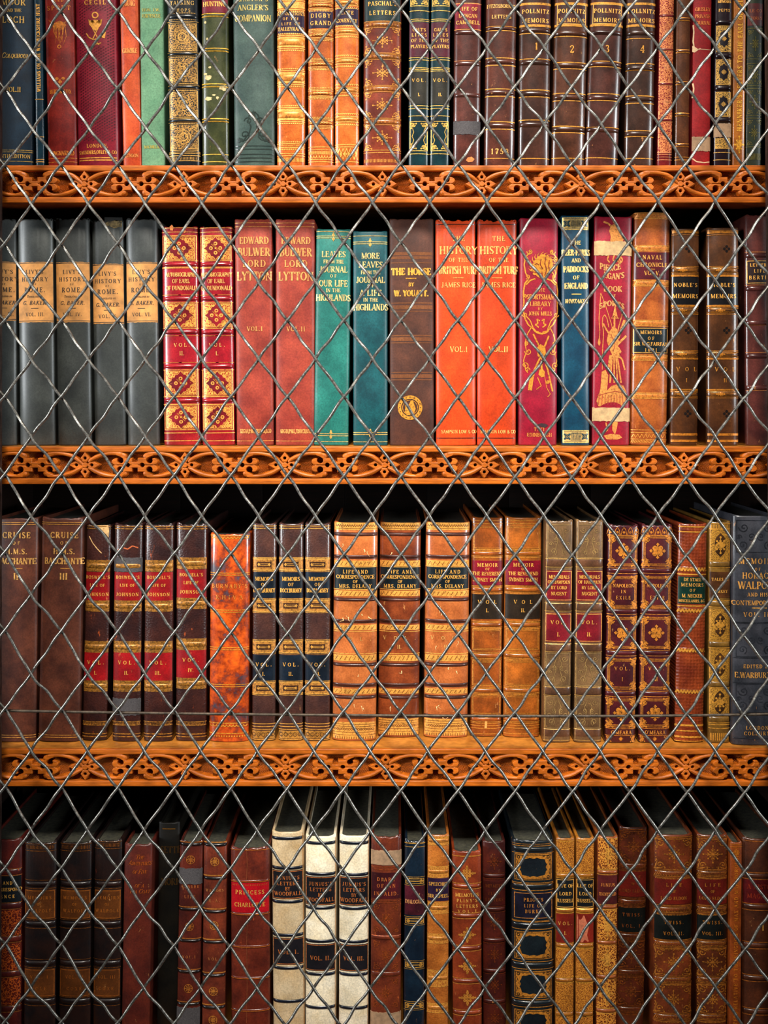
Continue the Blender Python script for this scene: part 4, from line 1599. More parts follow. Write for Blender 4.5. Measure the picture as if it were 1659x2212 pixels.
# mask
g.poly([(-12, 566), (-4, 556), (6, 550), (18, 552), (28, 560), (30, 576), (24, 590), (16, 600), (6, 604), (-4, 598), (-12, 590), (-14, 578)], .3, 8, 578)
for i in range(15):
    t_ = -pi * 1.12 + pi * 1.25 * i / 14
    g.line([(8 + 20 * cos(t_), 578 + 22 * sin(t_)), (8 + 27 * cos(t_ + .1), 578 + 29 * sin(t_ + .1)), (8 + 31 * cos(t_ + .3), 578 + 33 * sin(t_ + .3))], 3.0, taper=True)
for q in ((-16, 574), (-19, 584), (-14, 592)):
    g.disc(q[0] + 4, q[1], 4, 3)
d = B.dec('shading_lines', leather((148, 40, 24), None, .5, 0))
for q in (((-10, 572), (-5, 570), (-1, 573)), ((4, 560), (2, 572), (8, 582)), ((14, 556), (12, 570), (16, 584), (12, 596)), ((22, 562), (20, 576), (23, 588)), ((-12, 588), (-6, 590), (0, 588)), ((0, 594), (6, 590), (8, 600))):
    d.line(q, 1.7, .5)
for sx in (-1, 1):
    o = 4
    P = lambda pts: [(o + sx * x, y) for x, y in pts]
    g.line(P([(26, 604), (34, 612), (37, 630), (36, 652), (37, 672), (33, 690), (27, 702), (20, 708)]), 3.0)
    g.line(P([(26, 604), (33, 590), (36, 572), (33, 556), (26, 548), (21, 542)]), 2.4)
    g.line(P([(12, 603), (22, 606), (32, 616)]), 3.0)
    for (x, y, r_, a_) in ((24, 544, 7, 0), (33, 560, 6, 2), (29, 598, 6, 1), (35, 640, 5, 2), (34, 680, 6, 0), (26, 760, 8, 0), (33, 790, 8, 2), (31, 742, 5, 1), (28, 800, 6, 3)):
        g.spiral(o + sx * x, y, r_, sx, 1, 1.9, 1.1, a_)
    g.line(P([(20, 708), (28, 722), (33, 742), (30, 760), (36, 780), (31, 800), (27, 806)]), 2.0)
    g.line(P([(14, 716), (22, 694), (31, 684)]), 2.2)
    g.line(P([(4, 718), (14, 716), (18, 704)]), 2.4)
    g.line(P([(2, 694), (8, 690), (6, 700), (12, 702), (4, 708)]), 2.6)
g.line([(-14, 708), (-6, 718), (6, 722), (18, 718), (24, 708)], 4.0)
# crossed gun and rods, game bag
g.line([(22, 726), (2, 776), (-12, 806)], 3.6)
g.line([(-12, 806), (-16, 826), (-18, 844)], 8.5)
g.line([(-12, 722), (8, 762), (20, 800), (31, 846)], 3.4)
g.poly([(-4, 752), (4, 744), (14, 750), (16, 766), (10, 780), (6, 778), (-2, 770)])
g.poly([(2, 800), (8, 796), (14, 804), (12, 814), (6, 816), (0, 810)])
g.line([(6, 780), (7, 800)], 4)
g.line([(-2, 816), (6, 834), (-4, 842)], 1.8)
g.disc(20, 826, 4, h=.34)
g.line([(12, 806), (18, 838), (26, 852), (20, 858)], 1.2)
d = B.dec('ink_stain', plain('dark_stain', (40, 8, 16), .6))
d.poly([(-2, 918), (6, 915), (16, 916), (22, 920), (14, 925), (4, 922)], .4)
B.end(gold((230, 160, 60)), gold((236, 162, 84)))

B = r2((1214, 1275), (1213, 1274), 464, leather((12, 64, 84), (8, 46, 66), .38, .0, .35, kind='cloth'), 'slim blue cloth book with gilt boxes at head and foot', bulge=.14, p=2.4)
B.t((525, 8.5, 'THE', 20), (546, 13, 'DEER-PARKS', 60), (563, 8.5, 'AND', 20), (582, 13, 'PADDOCKS', 54), (600, 8.5, 'OF', 14), (618, 13, 'ENGLAND', 50), (651, 9, 'WHITAKER', 50, .25), off=1, bold=1.3)
B.gilt.seg(-9, 636, 12, 636, 2.2)
for y0, y1 in ((470, 497), (930, 957)):
    u = B.hw * .93
    B.fil(y0 + 3, y1 - 3, gold((214, 190, 130)), .9)
    frame(B.gilt, u, y0, y1, 2.0, B.hw)
    d = B.dec('blue_tracery', leather((16, 60, 70), None, .5, 0))
    yc = (y0 + y1) / 2
    for sx in (-1, 1):
        d.ring(sx * 19, yc, 3, 5.0, .5, 12)
        for q in range(4):
            t_ = pi / 4 + q * pi / 2
            d.disc(sx * 19 + 6.8 * cos(t_), yc + 6.8 * sin(t_), 2.2, h=.5, n=6)
            d.seg(sx * 19, yc, sx * 19 + 9 * cos(t_), yc + 9 * sin(t_), 1.0, h=.5)
    for q in range(9):
        d.seg(-10 + q * 2.5, yc - 6, -10 + q * 2.5, yc + 6, .9, h=.5)
    d.rect(-12, 12, yc - 8, yc - 7, .5)
    d.rect(-12, 12, yc + 7, yc + 8, .5)
B.end(gold((232, 206, 132)), gold((238, 220, 160)))

B = r2((1281, 1359), (1283, 1369), 467, leather((150, 24, 42), (122, 14, 34), .40, .0, .35, kind='cloth'), 'crimson cloth book of sports with gilt trophy and two strips of tape', bulge=.10, p=2.6)
g = B.gilt
tt = gold((232, 160, 92))
o = -2
B.let.text('PIERCE', o - 4, 580, 13, 46, .34, 0, 1.3, arc=-5)
B.let.text("EGAN'S", o + 4, 598, 13, 44, .34, 0, 1.3, arc=-4)
B.let.text('BOOK', o + 2, 625, 12, 40, .34, 0, 1.4)
B.let.text('OF', o + 2, 640, 7, 12, .34, 0, 1.3)
B.let.text('SPORTS', o, 656, 12, 54, .34, 0, 1.4, arc=8)
# jockey figure at the head
g.poly([(-6, 488), (2, 484), (12, 490), (14, 504), (22, 518), (18, 526), (-8, 526), (-6, 512), (-10, 500)])
g.disc(2, 480, 4)
g.line([(-4, 492), (-12, 484), (-22, 480)], 4)
for x in (-10, 2, 16):
    g.line([(x, 552), (x - 3, 562), (x + 2, 568)], 3)
g.ring(14, 562, 4, 7, n=12)
# rod, whip, spear, bats
g.line([(-26, 634), (-29, 690), (-27, 716), (-28, 736)], 1.6)
g.poly([(-30, 734), (-27, 730), (-25, 742), (-28, 749), (-31, 743)])
g.line([(-26, 634), (-16, 660), (-3, 700), (2, 720)], 1.5)
g.line([(-21, 760), (-19, 720), (-22, 700), (-21, 686), (-17, 681), (-12, 690), (-8, 708)], 1.8)
g.line([(-21, 760), (-21, 800)], 1.2)
g.poly([(5, 658), (11, 688), (7, 684), (0, 684), (-1, 688)])
g.line([(-3, 688), (14, 688)], 1.8)
g.line([(4, 684), (4, 714)], 4)
g.line([(22, 674), (14, 704), (10, 724)], 2.2)
g.line([(26, 692), (12, 732)], 5.5)
g.line([(30, 726), (8, 748)], 5)
g.poly([(-6, 716), (2, 706), (10, 712), (14, 740), (10, 764), (2, 772), (-4, 760), (-12, 738), (-10, 724)])
g.line([(-20, 700), (-14, 712), (-6, 724)], 3.4)
g.poly([(6, 752), (14, 750), (20, 760), (16, 768), (20, 776), (10, 772)])
g.line([(12, 766), (22, 778), (28, 800)], 3.4)
for x0, x1, w_ in ((0, -4, 4), (4, 5, 3.4), (8, 12, 3.2), (10, 20, 3.4), (-4, -10, 5)):
    g.line([(x0, 768), ((x0 + x1) / 2, 795), (x1, 828 if x0 > -2 else 800)], w_)
g.poly([(-22, 804), (-14, 800), (-8, 812), (-10, 842), (-14, 862), (-28, 862), (-24, 838)])
g.poly([(-10, 844), (0, 834), (14, 830), (26, 834), (32, 848), (30, 862), (34, 872), (28, 879), (-28, 879), (-32, 868), (-28, 852)])
d = B.dec('red_hatching', leather((168, 60, 40), None, .5, 0))
for q in range(9):
    d.seg(-26 + q * 6.2, 854, -28 + q * 6.6, 876, 1.2, h=.46)
d.line([(-30, 856), (-10, 850), (8, 846), (28, 850)], 1.4, .46)
d.line([(-4, 722), (6, 744), (2, 760)], 1.4, .46)
g.line([(-12, 914), (-8, 930), (-14, 934)], 3)
g.poly([(2, 912), (14, 912), (12, 926), (8, 940), (2, 930)])
g.poly([(-16, 942), (0, 938), (18, 940), (24, 946), (14, 950), (-10, 950)])
B.tape(522, 553, TAPE, seed=7)
B.tape(882, 911, TAPE, seed=8)
B.end(tt, gold((236, 176, 120)))

B = r2((1363, 1442), (1370, 1452), 459, leather((172, 92, 38), (126, 58, 24), .33, .22, .4), 'tan calf naval book with rope-pattern gilt bands and two labels', bulge=.15)
B.label(546, 604, leather((96, 22, 34), None, .4, 0), [(557, 9, 'NAVAL', 42), (573, 9, 'CHRONICLE', 66), (591, 9, 'VOL.V.', 34)])
B.label(708, 765, leather((18, 32, 36), None, .38, 0), [(719, 7.5, 'MEMOIRS', 46), (732, 7, 'OF', 14), (744, 7.5, 'SIR W.G.FAIRFAX', 72), (757, 7.5, '1801', 26)], 'second_label', edge=.93)
for y in (467, 537, 613, 699, 774, 856):
    B.gl(y - 6, y + 6, t=1.4)
    ticks(B.gilt, B.hw * .96, y - 4.5, y + 4.5, 26, 1.6, 2.2)
    B.band(y + (10 if y < 600 else -10) * 0, h=9, rise=.5, mat=gold((210, 130, 56)))
B.gilt.seg(-5, 582.5, 6, 582.5, 1.2, h=.45)
B.gl(930, 936, 950, t=1.4)
zigzag(B.gilt, B.hw * .93, 939, 947, 9, 1.3)
ticks(B.gilt, B.hw * .96, 952, 958, 24, 1.4, 1.6)
B.end(gold((230, 164, 76)), gold((232, 176, 104)))

NB = leather((84, 48, 24), (56, 32, 18), .28, .08, .5)
BLB = leather((22, 20, 22), None, .34, 0, .4)
for (xb, xt, top, vol, lab, o, sd) in (((1449, 1509), (1452, 1513), 492, 'I', 'dark brown memoirs book with a black label, left of two alike', 2, 0),
                                       ((1530, 1597), (1527, 1600), 490, 'II', 'brown memoirs book with a black label and a bright glossy left edge', 2, 1)):
    B = r2(xb, xt, top, NB, lab, bulge=.15, group='two brown memoirs with black labels')
    B.label(598, 660, BLB, [(616, 8.5, "NOBLE'S", 50), (640, 9, 'MEMOIRS', 54)])
    B.t((798, 9, 'VOL', 44), (822, 8, vol, None), off=3)
    for y in (584, 671, 766, 852):
        B.gl(y - 8, y - 5, y + 5, y + 8, t=1.2)
        sprig(B.gilt, -10 + 3, y, 8, 3.4, 8, 1.4)
        B.gilt.seg(-B.hw * .8, y - 1.8, B.hw * .8, y - 1.8, .9)
        B.gilt.seg(-B.hw * .8, y + 1.8, B.hw * .8, y + 1.8, .9)
        B.band(y, h=10, rise=.5)
    for y in (596, 661, 775, 843):
        B.gl(y, t=4)
    B.gl(502, 939, 953, t=5, u=.95)
    B.gl(498, 508, t=1)
    d = B.dec('blind_flower', leather((24, 16, 14), None, .4, 0))
    for y in (538, 714, 894):
        for q in range(4):
            t_ = q * pi / 2
            d.disc(6 + 5 * cos(t_), y + 5 * sin(t_), 3.2, h=.3, n=7)
    B.end(gold((200, 134, 44)), gold((214, 152, 66)))

B = r2((1614, 1672), (1610, 1670), 462, leather((84, 40, 34), (56, 26, 24), .28, .12, .5), 'reddish brown book at the right end of the second row', bulge=.15, ragged=.6)
B.label(562, 614, leather((40, 24, 24), None, .4, .02), [(573, 7, 'LETTERS', 40), (586, 7, 'LIFE', 24), (600, 8, 'BERTIE', 44)], edge=.9)
B.band(552, 624, 698, 770, 838, h=10, rise=1.4)
B.gl(545, 616, 703, 762, 844, t=1.2)
B.end(gold((190, 120, 60)), gold((200, 140, 80)))
# ================================================================== third row
G3 = 'books standing in the third row'


def r3(xb, xt, top, base, mat, label, name='book', **k):
    return Book(name, 3, xb[0], xb[1], xt[0], xt[1], top, mat, label, group=k.pop('group', G3), base=base, **k)


BAC = leather((98, 52, 36), (66, 34, 26), .44, .06, .25, kind='cloth', scuffc=(150, 70, 40))
for (xb, xt, num, lab, o) in (((-18, 75), (-14, 82), 'II', 'brown cloth cruise book numbered II at the left edge', 2),
                              ((84, 166), (84, 183), 'III', 'brown cloth cruise book numbered III in the third row', 6)):
    B = r3(xb, xt, 1118, 1604, BAC, lab, bulge=.11, p=2.5, group='two brown cloth cruise volumes', ragged=.4)
    B.t((1157, 13, 'CRUISE', 60), (1174, 7, 'OF', 16), (1192, 12, 'H.M.S.', 46), (1213, 13.5, 'BACCHANTE', 84), (1246, 14, '"' + num, None) if False else (1246, 14, num, None), off=o, bold=1.15)
    B.gilt.seg(o - 7, 1229, o + 14, 1229, 1.4)
    B.gl(1130, 1134, 1589, 1594, t=1.5)
    B.end(gold((220, 166, 90)), gold((236, 190, 120)))

BOS = leather((62, 30, 24), (38, 20, 20), .36, .20, .3, kind='pebbled', scuffc=(186, 84, 36))
RLAB = leather((152, 16, 20), (118, 12, 18), .42, .04, .1)
for (xb, xt, top, base, dyy, num, lab) in (
        ((174, 231), (188, 238), 1134, 1601, 0, 'I.', 'dark brown book with two red labels, VOL. I, scarred pale at its head'),
        ((241, 301), (245, 308), 1131, 1603, 0, 'II.', 'dark brown book with two red labels, VOL. II, patched with grey tape'),
        ((309, 370), (311, 375), 1131, 1603, 0, 'III.', 'dark brown book with two red labels, VOL. III'),
        ((378, 445), (379, 447), 1130, 1602, -6, 'IV.', 'dark brown book with two red labels, VOL. IV, by the marbled orange book')):
    B = r3(xb, xt, top, base, BOS, lab, bulge=.15, group='four dark brown volumes with red labels', ragged=.8)
    y_ = dyy
    B.label(1237 + y_, 1298 + y_, RLAB, [(1248 + y_, 7, "BOSWELL'S", 50), (1265 + y_, 6.5, 'LIFE OF', 32), (1285 + y_, 7.5, 'JOHNSON', 48)])
    B.label(1411 + y_, 1471 + y_, RLAB, [(1432 + y_, 8, 'VOL.', 36), (1454 + y_, 8, num, None)], 'volume_label')
    gm = gold((190, 136, 58), .55)
    for y0, y1 in ((1211, 1236), (1298, 1322), (1386, 1411), (1471, 1495)):
        B.fil(y0 + y_, y1 + y_, gm, .985)
        B.band((y0 + y1) / 2 + y_, h=11, rise=1.0, mat=gm)
        zigzag(B.gilt, B.hw * .95, y0 + y_ + 2, y0 + y_ + 5, 12, 1.0)
        zigzag(B.gilt, B.hw * .95, y1 + y_ - 5, y1 + y_ - 2, 12, 1.0)
    for y in (1138, 1143, 1560, 1567, 1586, 1592):
        B.gl(y, t=2.2)
    ticks(B.gilt, B.hw * .95, 1562, 1566, 22, 1.2)
    if num == 'II.':
        B.tape(1205, 1236, TAPE_G)
        B.tape(1510, 1546, TAPE_G, seed=9)
        w = B.dec('rubbed_scar', plain('rubbed_leather', (186, 88, 40), .8, 0, .1))
        w.line([(-22, 1190), (-10, 1184), (0, 1187), (10, 1180), (22, 1184)], 2.6)
    if num == 'I.':
        w = B.dec('torn_spine_head', plain('bare_board', (204, 160, 104), .85, 0, .1))
        w.poly([(-6, 1136), (20, 1135), (22, 1148), (21, 1162), (15, 1154), (6, 1146)], .4)
        w.line([(-20, 1160), (-12, 1174), (-2, 1186), (8, 1196)], 2.0)
    B.end(gm, gold((234, 176, 96)))

m, nt, p = new_mat('marbled_calf')
v_ = coords(nt)
n1 = noise(nt, v_, 60, 6, 0.7)
n2 = noise(nt, v_, 160, 5, 0.7)
col = ramp(nt, n1, [(.36, lin((70, 62, 72))), (.44, lin((120, 46, 26))), (.52, lin((176, 66, 20))), (.66, lin((214, 92, 22)))])
col = mix(nt, 0.7, col, ramp(nt, n2, [(.36, (.42, .3, .28)), (.52, (1, 1, 1))]), 'MULTIPLY')
nt.links.new(col, p.inputs['Base Color'])
p.inputs['Roughness'].default_value = .28
p.inputs['Coat Weight'].default_value = .5
B = r3((451, 534), (451, 541), 1152, 1604, m, 'marbled orange calf travel book with spaced gilt capitals', bulge=.15, ragged=.6)
B.t((1267, 9, "BURNABY'S", 76), (1291, 9, 'KHIVA', 58))
B.dbl(1241, 1321, 1402, 1482, g=4.5, t=1.6)
scallop(B.gilt, B.hw * .93, 1160, 11, 4, 1, 2)
scallop(B.gilt, B.hw * .93, 1566, 11, 4, 1, 2)
B.gl(1158, 1563, 1585, t=2)
beads(B.gilt, B.hw * .9, 1591, 14, 1.8)
B.end(gold((236, 168, 64)), gold((230, 150, 70)))

DB = leather((74, 44, 36), (52, 32, 30), .34, .03, .4, kind='pebbled')
NVL = leather((20, 32, 46), None, .36, 0, .3)
for (xb, xt, num, lab) in (((543, 594), (545, 597), 'I.', 'dark pebbled book with navy labels, VOL. I of three'),
                           ((602, 653), (601, 656), 'II.', 'dark pebbled book with navy labels, VOL. II of three'),
                           ((658, 712), (658, 714), 'III.', 'dark pebbled book with navy labels, VOL. III of three')):
    B = r3(xb, xt, 1130, 1601, DB, lab, bulge=.16, group='three dark pebbled memoirs volumes')
    B.label(1237, 1292, NVL, [(1251, 8.5, 'MEMOIRS', 38), (1263, 7, 'OF', 12), (1276, 9, 'DOCT.BURNEY', 46)])
    B.label(1416, 1471, NVL, [(1436, 8, 'VOL.', 34), (1456, 8, num, None)], 'volume_label')
    for yc in (1220, 1309, 1398, 1487):
        B.fil(yc - 13, yc + 13, gold((206, 150, 76), .4), .985)
        B.gl(yc - 12, yc + 12, t=2.4)
        B.gl(yc - 15, yc + 15, t=1.2)
        d = B.dec('dark_inlay', leather((72, 40, 26), None, .4, 0))
        d.rect(-B.hw * .62, B.hw * .62, yc - 6, yc + 6, .32, B.hw)
        g = B.gilt
        n0 = len(g.v)
        g.rect(-B.hw * .38, B.hw * .38, yc - 2.2, yc - 1, .44)
        g.rect(-B.hw * .38, B.hw * .38, yc + 1, yc + 2.2, .44)
        for sx in (-1, 1):
            g.poly([(sx * B.hw * .44 - 3, yc), (sx * B.hw * .44, yc - 4), (sx * B.hw * .44 + 3, yc), (sx * B.hw * .44, yc + 4)], .44)
    B.gl(1137, 1142, 1564, 1570, 1576, 1598, t=1.6)
    B.fil(1579, 1596, gold((190, 146, 70), .4), .985)
    for k in range(5):
        B.dec('dark_inlay', DB).ring((k - 2) * 10, 1587, 3.4, 4.4, .34, 10) if abs(k - 2) < 2.5 else None
    B.end(gold((236, 184, 96)), gold((236, 186, 110)))

DEL = leather((188, 104, 52), (146, 74, 34), .30, .24, .5)
DEL2 = leather((142, 66, 30), (96, 40, 20), .32, .14, .4)
DKB = leather((78, 36, 26), None, .4, 0, .2)
BL2 = leather((16, 28, 34), None, .38, 0, .3)
for (xb, xt, base, num, M_, lab, yo) in (((718, 811), (719, 818), 1602, 'I.', DEL, 'wide tan book with black label and gilt bands, scratched, VOL. I of three', 0),
                                         ((816, 905), (820, 911), 1594, 'II.', DEL2, 'wide darker tan book with black label, VOL. II between its paler twins', -2),
                                         ((917, 1009), (918, 1019), 1595, 'III.', DEL, 'wide tan book with black label and gilt bands, VOL. III of three', -2)):
    B = r3(xb, xt, 1128, base, M_, lab, bulge=.15, group='three wide tan correspondence volumes')
    B.label(1226, 1274, BL2, [(1236, 8, 'LIFE AND', 54), (1247, 8, 'CORRESPONDENCE', 82), (1257, 6.5, 'OF', 10), (1267, 8, 'MRS. DELANY', 70)])
    B.t((1381 + yo, 8, 'VOL.', 70), (1398, 8, num, None))
    gg = gold((242, 184, 96), .2)
    for y0, y1 in ((1212, 1224), (1277, 1289), (1351, 1362), (1416, 1429), (1489, 1500)):
        B.fil(y0, y1, gg, .985)
        d = B.dec('tooled_strokes', leather((150, 86, 30), None, .4, 0))
        ticks(d, B.hw * .93, y0 + 2, y1 - 2, 9, 1.3, 2.5)
        d.v = [(a_, b_, .34) for a_, b_, c_ in d.v]
    B.gl(1225.5, 1274, 1365, 1413, t=1.4)
    d = B.dec('dark_rule', DKB)
    for y in (1152, 1207, 1293, 1346, 1434, 1484, 1504, 1552):
        d.rect(-B.hw * .98, B.hw * .98, y - 1, y + 1, .3, B.hw)
        B.band(y + (4 if y in (1152, 1293, 1434, 1504) else -4), h=6, rise=.8, mat=DKB)
    by = 1602 - base
    B.fil(1130, 1146, gg, .985)
    B.fil(1561 - by, 1597 - by, gg, .985)
    d2 = B.dec('tooled_pattern', leather((130, 76, 34), None, .4, 0))
    for k in range(17):
        x = -B.hw * .9 + 2 * B.hw * .9 * (k + .5) / 17
        d2.ring(x, 1576 - by, 1.6, 2.6, .36, 8)
        d2.seg(x, 1592 - by, x, 1597 - by, 1.6, h=.36)
        d2.line([(x - 2.4, 1134), (x, 1139), (x + 2.4, 1134)], 1.1, .36)
    for y in (1565 - by, 1570 - by, 1582 - by, 1588 - by, 1142):
        d2.rect(-B.hw * .96, B.hw * .96, y, y + .9, .36, B.hw)
    rr = random.Random(int(xb[0]))
    w = B.dec('scratches', plain('bare_calf_scratch', (236, 186, 126), .6, 0, .05))
    for k in range(13 if M_ is DEL else 4):
        x, y = rr.uniform(-.6, .6) * B.hw, rr.choice((1180, 1320, 1390, 1460, 1530)) + rr.uniform(-18, 18)
        w.line([(x, y), (x + rr.uniform(-4, 4), y + rr.uniform(2, 6)), (x + rr.uniform(-8, 8), y + rr.uniform(3, 12))], rr.uniform(1, 2.6), .33, taper=True)
    B.end(GILT_B, gold((246, 200, 130)))

for (xb, xt, base, num, col, lab) in (((1017, 1083), (1018, 1090), 1592, 'I.', (160, 78, 26), 'tan book with crimson title label over dark VOL. I label'),
                                      ((1088, 1166), (1091, 1173), 1594, 'II.', (178, 94, 30), 'broader tan book with crimson title label over dark VOL. II label')):
    B = r3(xb, xt, 1117, base, leather(col, mul(col, .68), .30, .08, .5), lab, bulge=.14, group='two tan memoir volumes with crimson labels')
    B.label(1212, 1265, leather((132, 12, 34), None, .4, 0), [(1221, 8, 'MEMOIR', 44), (1230, 5.5, 'OF', 9), (1240, 8, 'THE REVEREND', 64), (1253, 8, 'SYDNEY SMITH', 62)])
    B.label(1285, 1338, leather((44, 32, 22), None, .38, 0), [(1301, 8, 'VOL', 40), (1319, 8, num, None)], 'volume_label')
    for y in (1197, 1275, 1351, 1418, 1493, 1555):
        B.band(y, h=8, rise=.8)
        B.gl(y - 8, y - 5, y + 5, y + 8, t=1.3)
    for y0, y1 in ((1137, 1188), (1360, 1405), (1428, 1482), (1503, 1545)):
        frame(B.gilt, B.hw * .9, y0, y1, 1.1, B.hw)
        frame(B.gilt, B.hw * .84, y0 + 3, y1 - 3, .8, B.hw)
    B.gl(1125, 1132, 1568, 1574, 1586, t=1.4)
    if num == 'I.':
        d = B.dec('pale_stain', plain('pale_stain', (214, 146, 70), .7, 0, .05))
        d.line([(-8, 1548), (0, 1550), (8, 1548)], 3)
        d.line([(0, 1550), (-1, 1574)], 5)
    B.end(gold((226, 160, 70)), gold((240, 180, 96)))

HAM = leather((112, 82, 50), (82, 58, 36), .42, .08, .3)
ML = leather((118, 18, 28), (92, 12, 22), .42, .0, .15)
for (xb, xt, num, lab) in (((1175, 1231), (1178, 1241), 'I.', 'olive brown embossed book with two maroon labels, VOL. I'),
                           ((1241, 1299), (1244, 1306), 'II.', 'olive brown embossed book with two maroon labels, VOL. II')):
    B = r3(xb, xt, 1123, 1605, HAM, lab, bulge=.13, p=2.6, group='two olive brown embossed memorials volumes', ragged=.7)
    B.label(1233, 1299, ML, [(1247, 7.5, 'MEMORIALS', 44), (1258, 7, 'OF HAMPDEN', 48), (1270, 7, 'BY LORD', 34), (1283, 7.5, 'NUGENT', 34)], edge=.93)
    B.label(1325, 1388, ML, [(1345, 8, 'VOL.', 34), (1371, 8.5, num, None)], 'volume_label', edge=.93)
    B.band(1217, 1312, 1400, 1494, 1584, h=17, rise=.6, mat=leather((98, 62, 40), None, .4, .1, .3))
    B.gl(1208, 1226, 1304, 1321, 1392, 1409, 1485, 1503, 1576, 1600, t=1.5)
    e = B.dec('embossed_scrolls', leather((166, 130, 78), None, .4, 0, .2))
    for y0, y1 in ((1134, 1206), (1412, 1482), (1506, 1574)):
        yc = (y0 + y1) / 2
        frame(e, B.hw * .86, y0, y1, 1.2, B.hw)
        for sx in (-1, 1):
            for (x, y, r_, a_) in ((14, y0 + 12, 7, 0), (13, y1 - 14, 8, 2), (8, yc - 4, 6, 1), (18, yc + 6, 5, 3)):
                e.spiral(sx * x, y, r_, sx, 1, 1.0, 1.2, a_)
            e.line([(sx * 2, y0 + 8), (sx * 8, yc - 12), (sx * 4, yc), (sx * 12, y1 - 8)], 1.0)
    B.gilt.quad([(-B.hw * .93, 1125), (-B.hw * .93, 1600), (-B.hw * .90, 1600), (-B.hw * .90, 1125)])
    B.end(gold((196, 160, 96)), gold((240, 196, 150)))

NAP = leather((78, 24, 26), (54, 16, 22), .36, .04, .35)
for (xb, xt, num, lab) in (((1308, 1374), (1314, 1382), 'I', 'maroon book with gilt frames and fleurons, lettered VOL. I'),
                           ((1381, 1447), (1387, 1456), 'II', 'maroon book with gilt frames and fleurons, second of the pair')):
    B = r3(xb, xt, 1133, 1606, NAP, lab, bulge=.14, group='two maroon gilt volumes', ragged=.7)
    gm = gold((222, 148, 56), .3)
    g = B.gilt
    dl = (1371, 1500)
    for y0, y1 in ((1158, 1224), (1246, 1314), (1334, 1402), (1424, 1490), (1510, 1572)):
        for k, w_ in ((.90, 1.0), (.84, 1.0), (.78, .9)):
            o_ = (.90 - k) * 40
            frame(g, B.hw * k, y0 + o_, y1 - o_, w_, B.hw)
        corners(g, B.hw * .95, y0 - 1, y1 + 1, 14, 2.6)
        corners(g, B.hw * .74, y0 + 9, y1 - 9, 7, 1.4)
    for yc in (1191, 1368, 1541):
        fleuron(g, 0, yc, 18)
    B.t((1266, 7.5, 'NAPOLEON', 46), (1278.5, 7, 'IN', 11), (1292, 7.5, 'EXILE', 32), (1445, 7.5, 'VOL.', 34), (1468, 8, num, None), (1583, 8, "O'MEARA", 44), off=1)
    for y in (1234, 1322, 1412, 1500):
        B.band(y, h=8, rise=.7)
        B.gl(y - 6, y + 6, t=1.2)
    for k in range(5):
        x = (k - 2) * 14
        if abs(x) < B.hw * .95:
            g.line([(x - 6, 1156), (x - 4, 1146), (x, 1140), (x + 4, 1146), (x + 6, 1156)], 1.3)
            g.disc(x, 1151, 2.8)
    B.gl(1157, 1575, 1590, t=1.1)
    corners(g, B.hw * .9, 1592, 1604, 9, 1.6)
    fleuron(g, 0, 1597, 5)
    B.end(gm, gold((236, 166, 80)))

B = r3((1459, 1520), (1466, 1531), 1131, 1605, leather((142, 60, 26), (100, 36, 18), .34, .04, .4, kind='scaled'), 'scaly orange-brown book with green label and gilt zigzag bands', bulge=.14)
B.label(1247, 1305, leather((14, 52, 42), None, .38, 0, .3), [(1253, 7, 'DE STAEL', 38), (1264.5, 7.5, 'MEMOIRS', 48), (1276, 6, 'OF', 12), (1288, 7.5, 'M. NECKER', 44), (1299, 6, 'MISCELLANIES, &C.', 56)])
for y in (1231, 1320, 1406, 1495):
    zigzag(B.gilt, B.hw * .96, y - 4, y + 4, 9, 3.0)
    B.band(y, h=11, rise=.5)
B.gl(1242, 1310, 1139, 1150, 1580, t=2.6)
B.gl(1568, 1593, t=4)
B.gl(1602, t=2)
B.end(gold((240, 178, 76)), gold((226, 190, 110)))

B = r3((1532, 1577), (1533, 1580), 1126, 1606, leather((128, 92, 36), (92, 64, 26), .34, .03, .4), 'gold-brown book with gilt diamond panels beside the dark grey one', bulge=.14)
B.label(1236, 1292, leather((92, 52, 24), None, .4, 0), [(1252, 6.5, 'TALES IN', 36), (1278, 6.5, 'TURKEY', 32)])
for y0, y1 in ((1146, 1210), (1318, 1383), (1404, 1468), (1490, 1545)):
    yc = (y0 + y1) / 2
    B.fil(y0, y1, filigree((112, 76, 30), (206, 160, 70), 520, .25), .93)
    d = B.dec('dark_lozenge', leather((74, 44, 20), None, .4, 0))
    d.poly([(-18, yc), (-8, yc - 18), (0, yc - 26), (8, yc - 18), (18, yc), (8, yc + 18), (0, yc + 26), (-8, yc + 18)], .32)
    sprig(B.gilt, 0, yc, 15, 17, 8, 2.0)
    fleuron(B.gilt, 0, yc, 11)
    B.gilt.v = [(a_, b_, .45) for a_, b_, c_ in B.gilt.v]
    frame(B.gilt, B.hw * .93, y0 - 2, y1 + 2, 1.2, B.hw)
for y in (1220, 1305, 1393, 1479, 1555):
    B.band(y, h=12, rise=.9)
    B.gl(y - 7, y + 7, t=1.4)
B.gl(1132, 1143, 1566, 1574, t=1.8)
ticks(B.gilt, B.hw * .9, 1134, 1142, 12, 1.6)
ticks(B.gilt, B.hw * .9, 1584, 1600, 9, 2.6)
B.end(gold((224, 170, 74)), gold((220, 170, 84)))

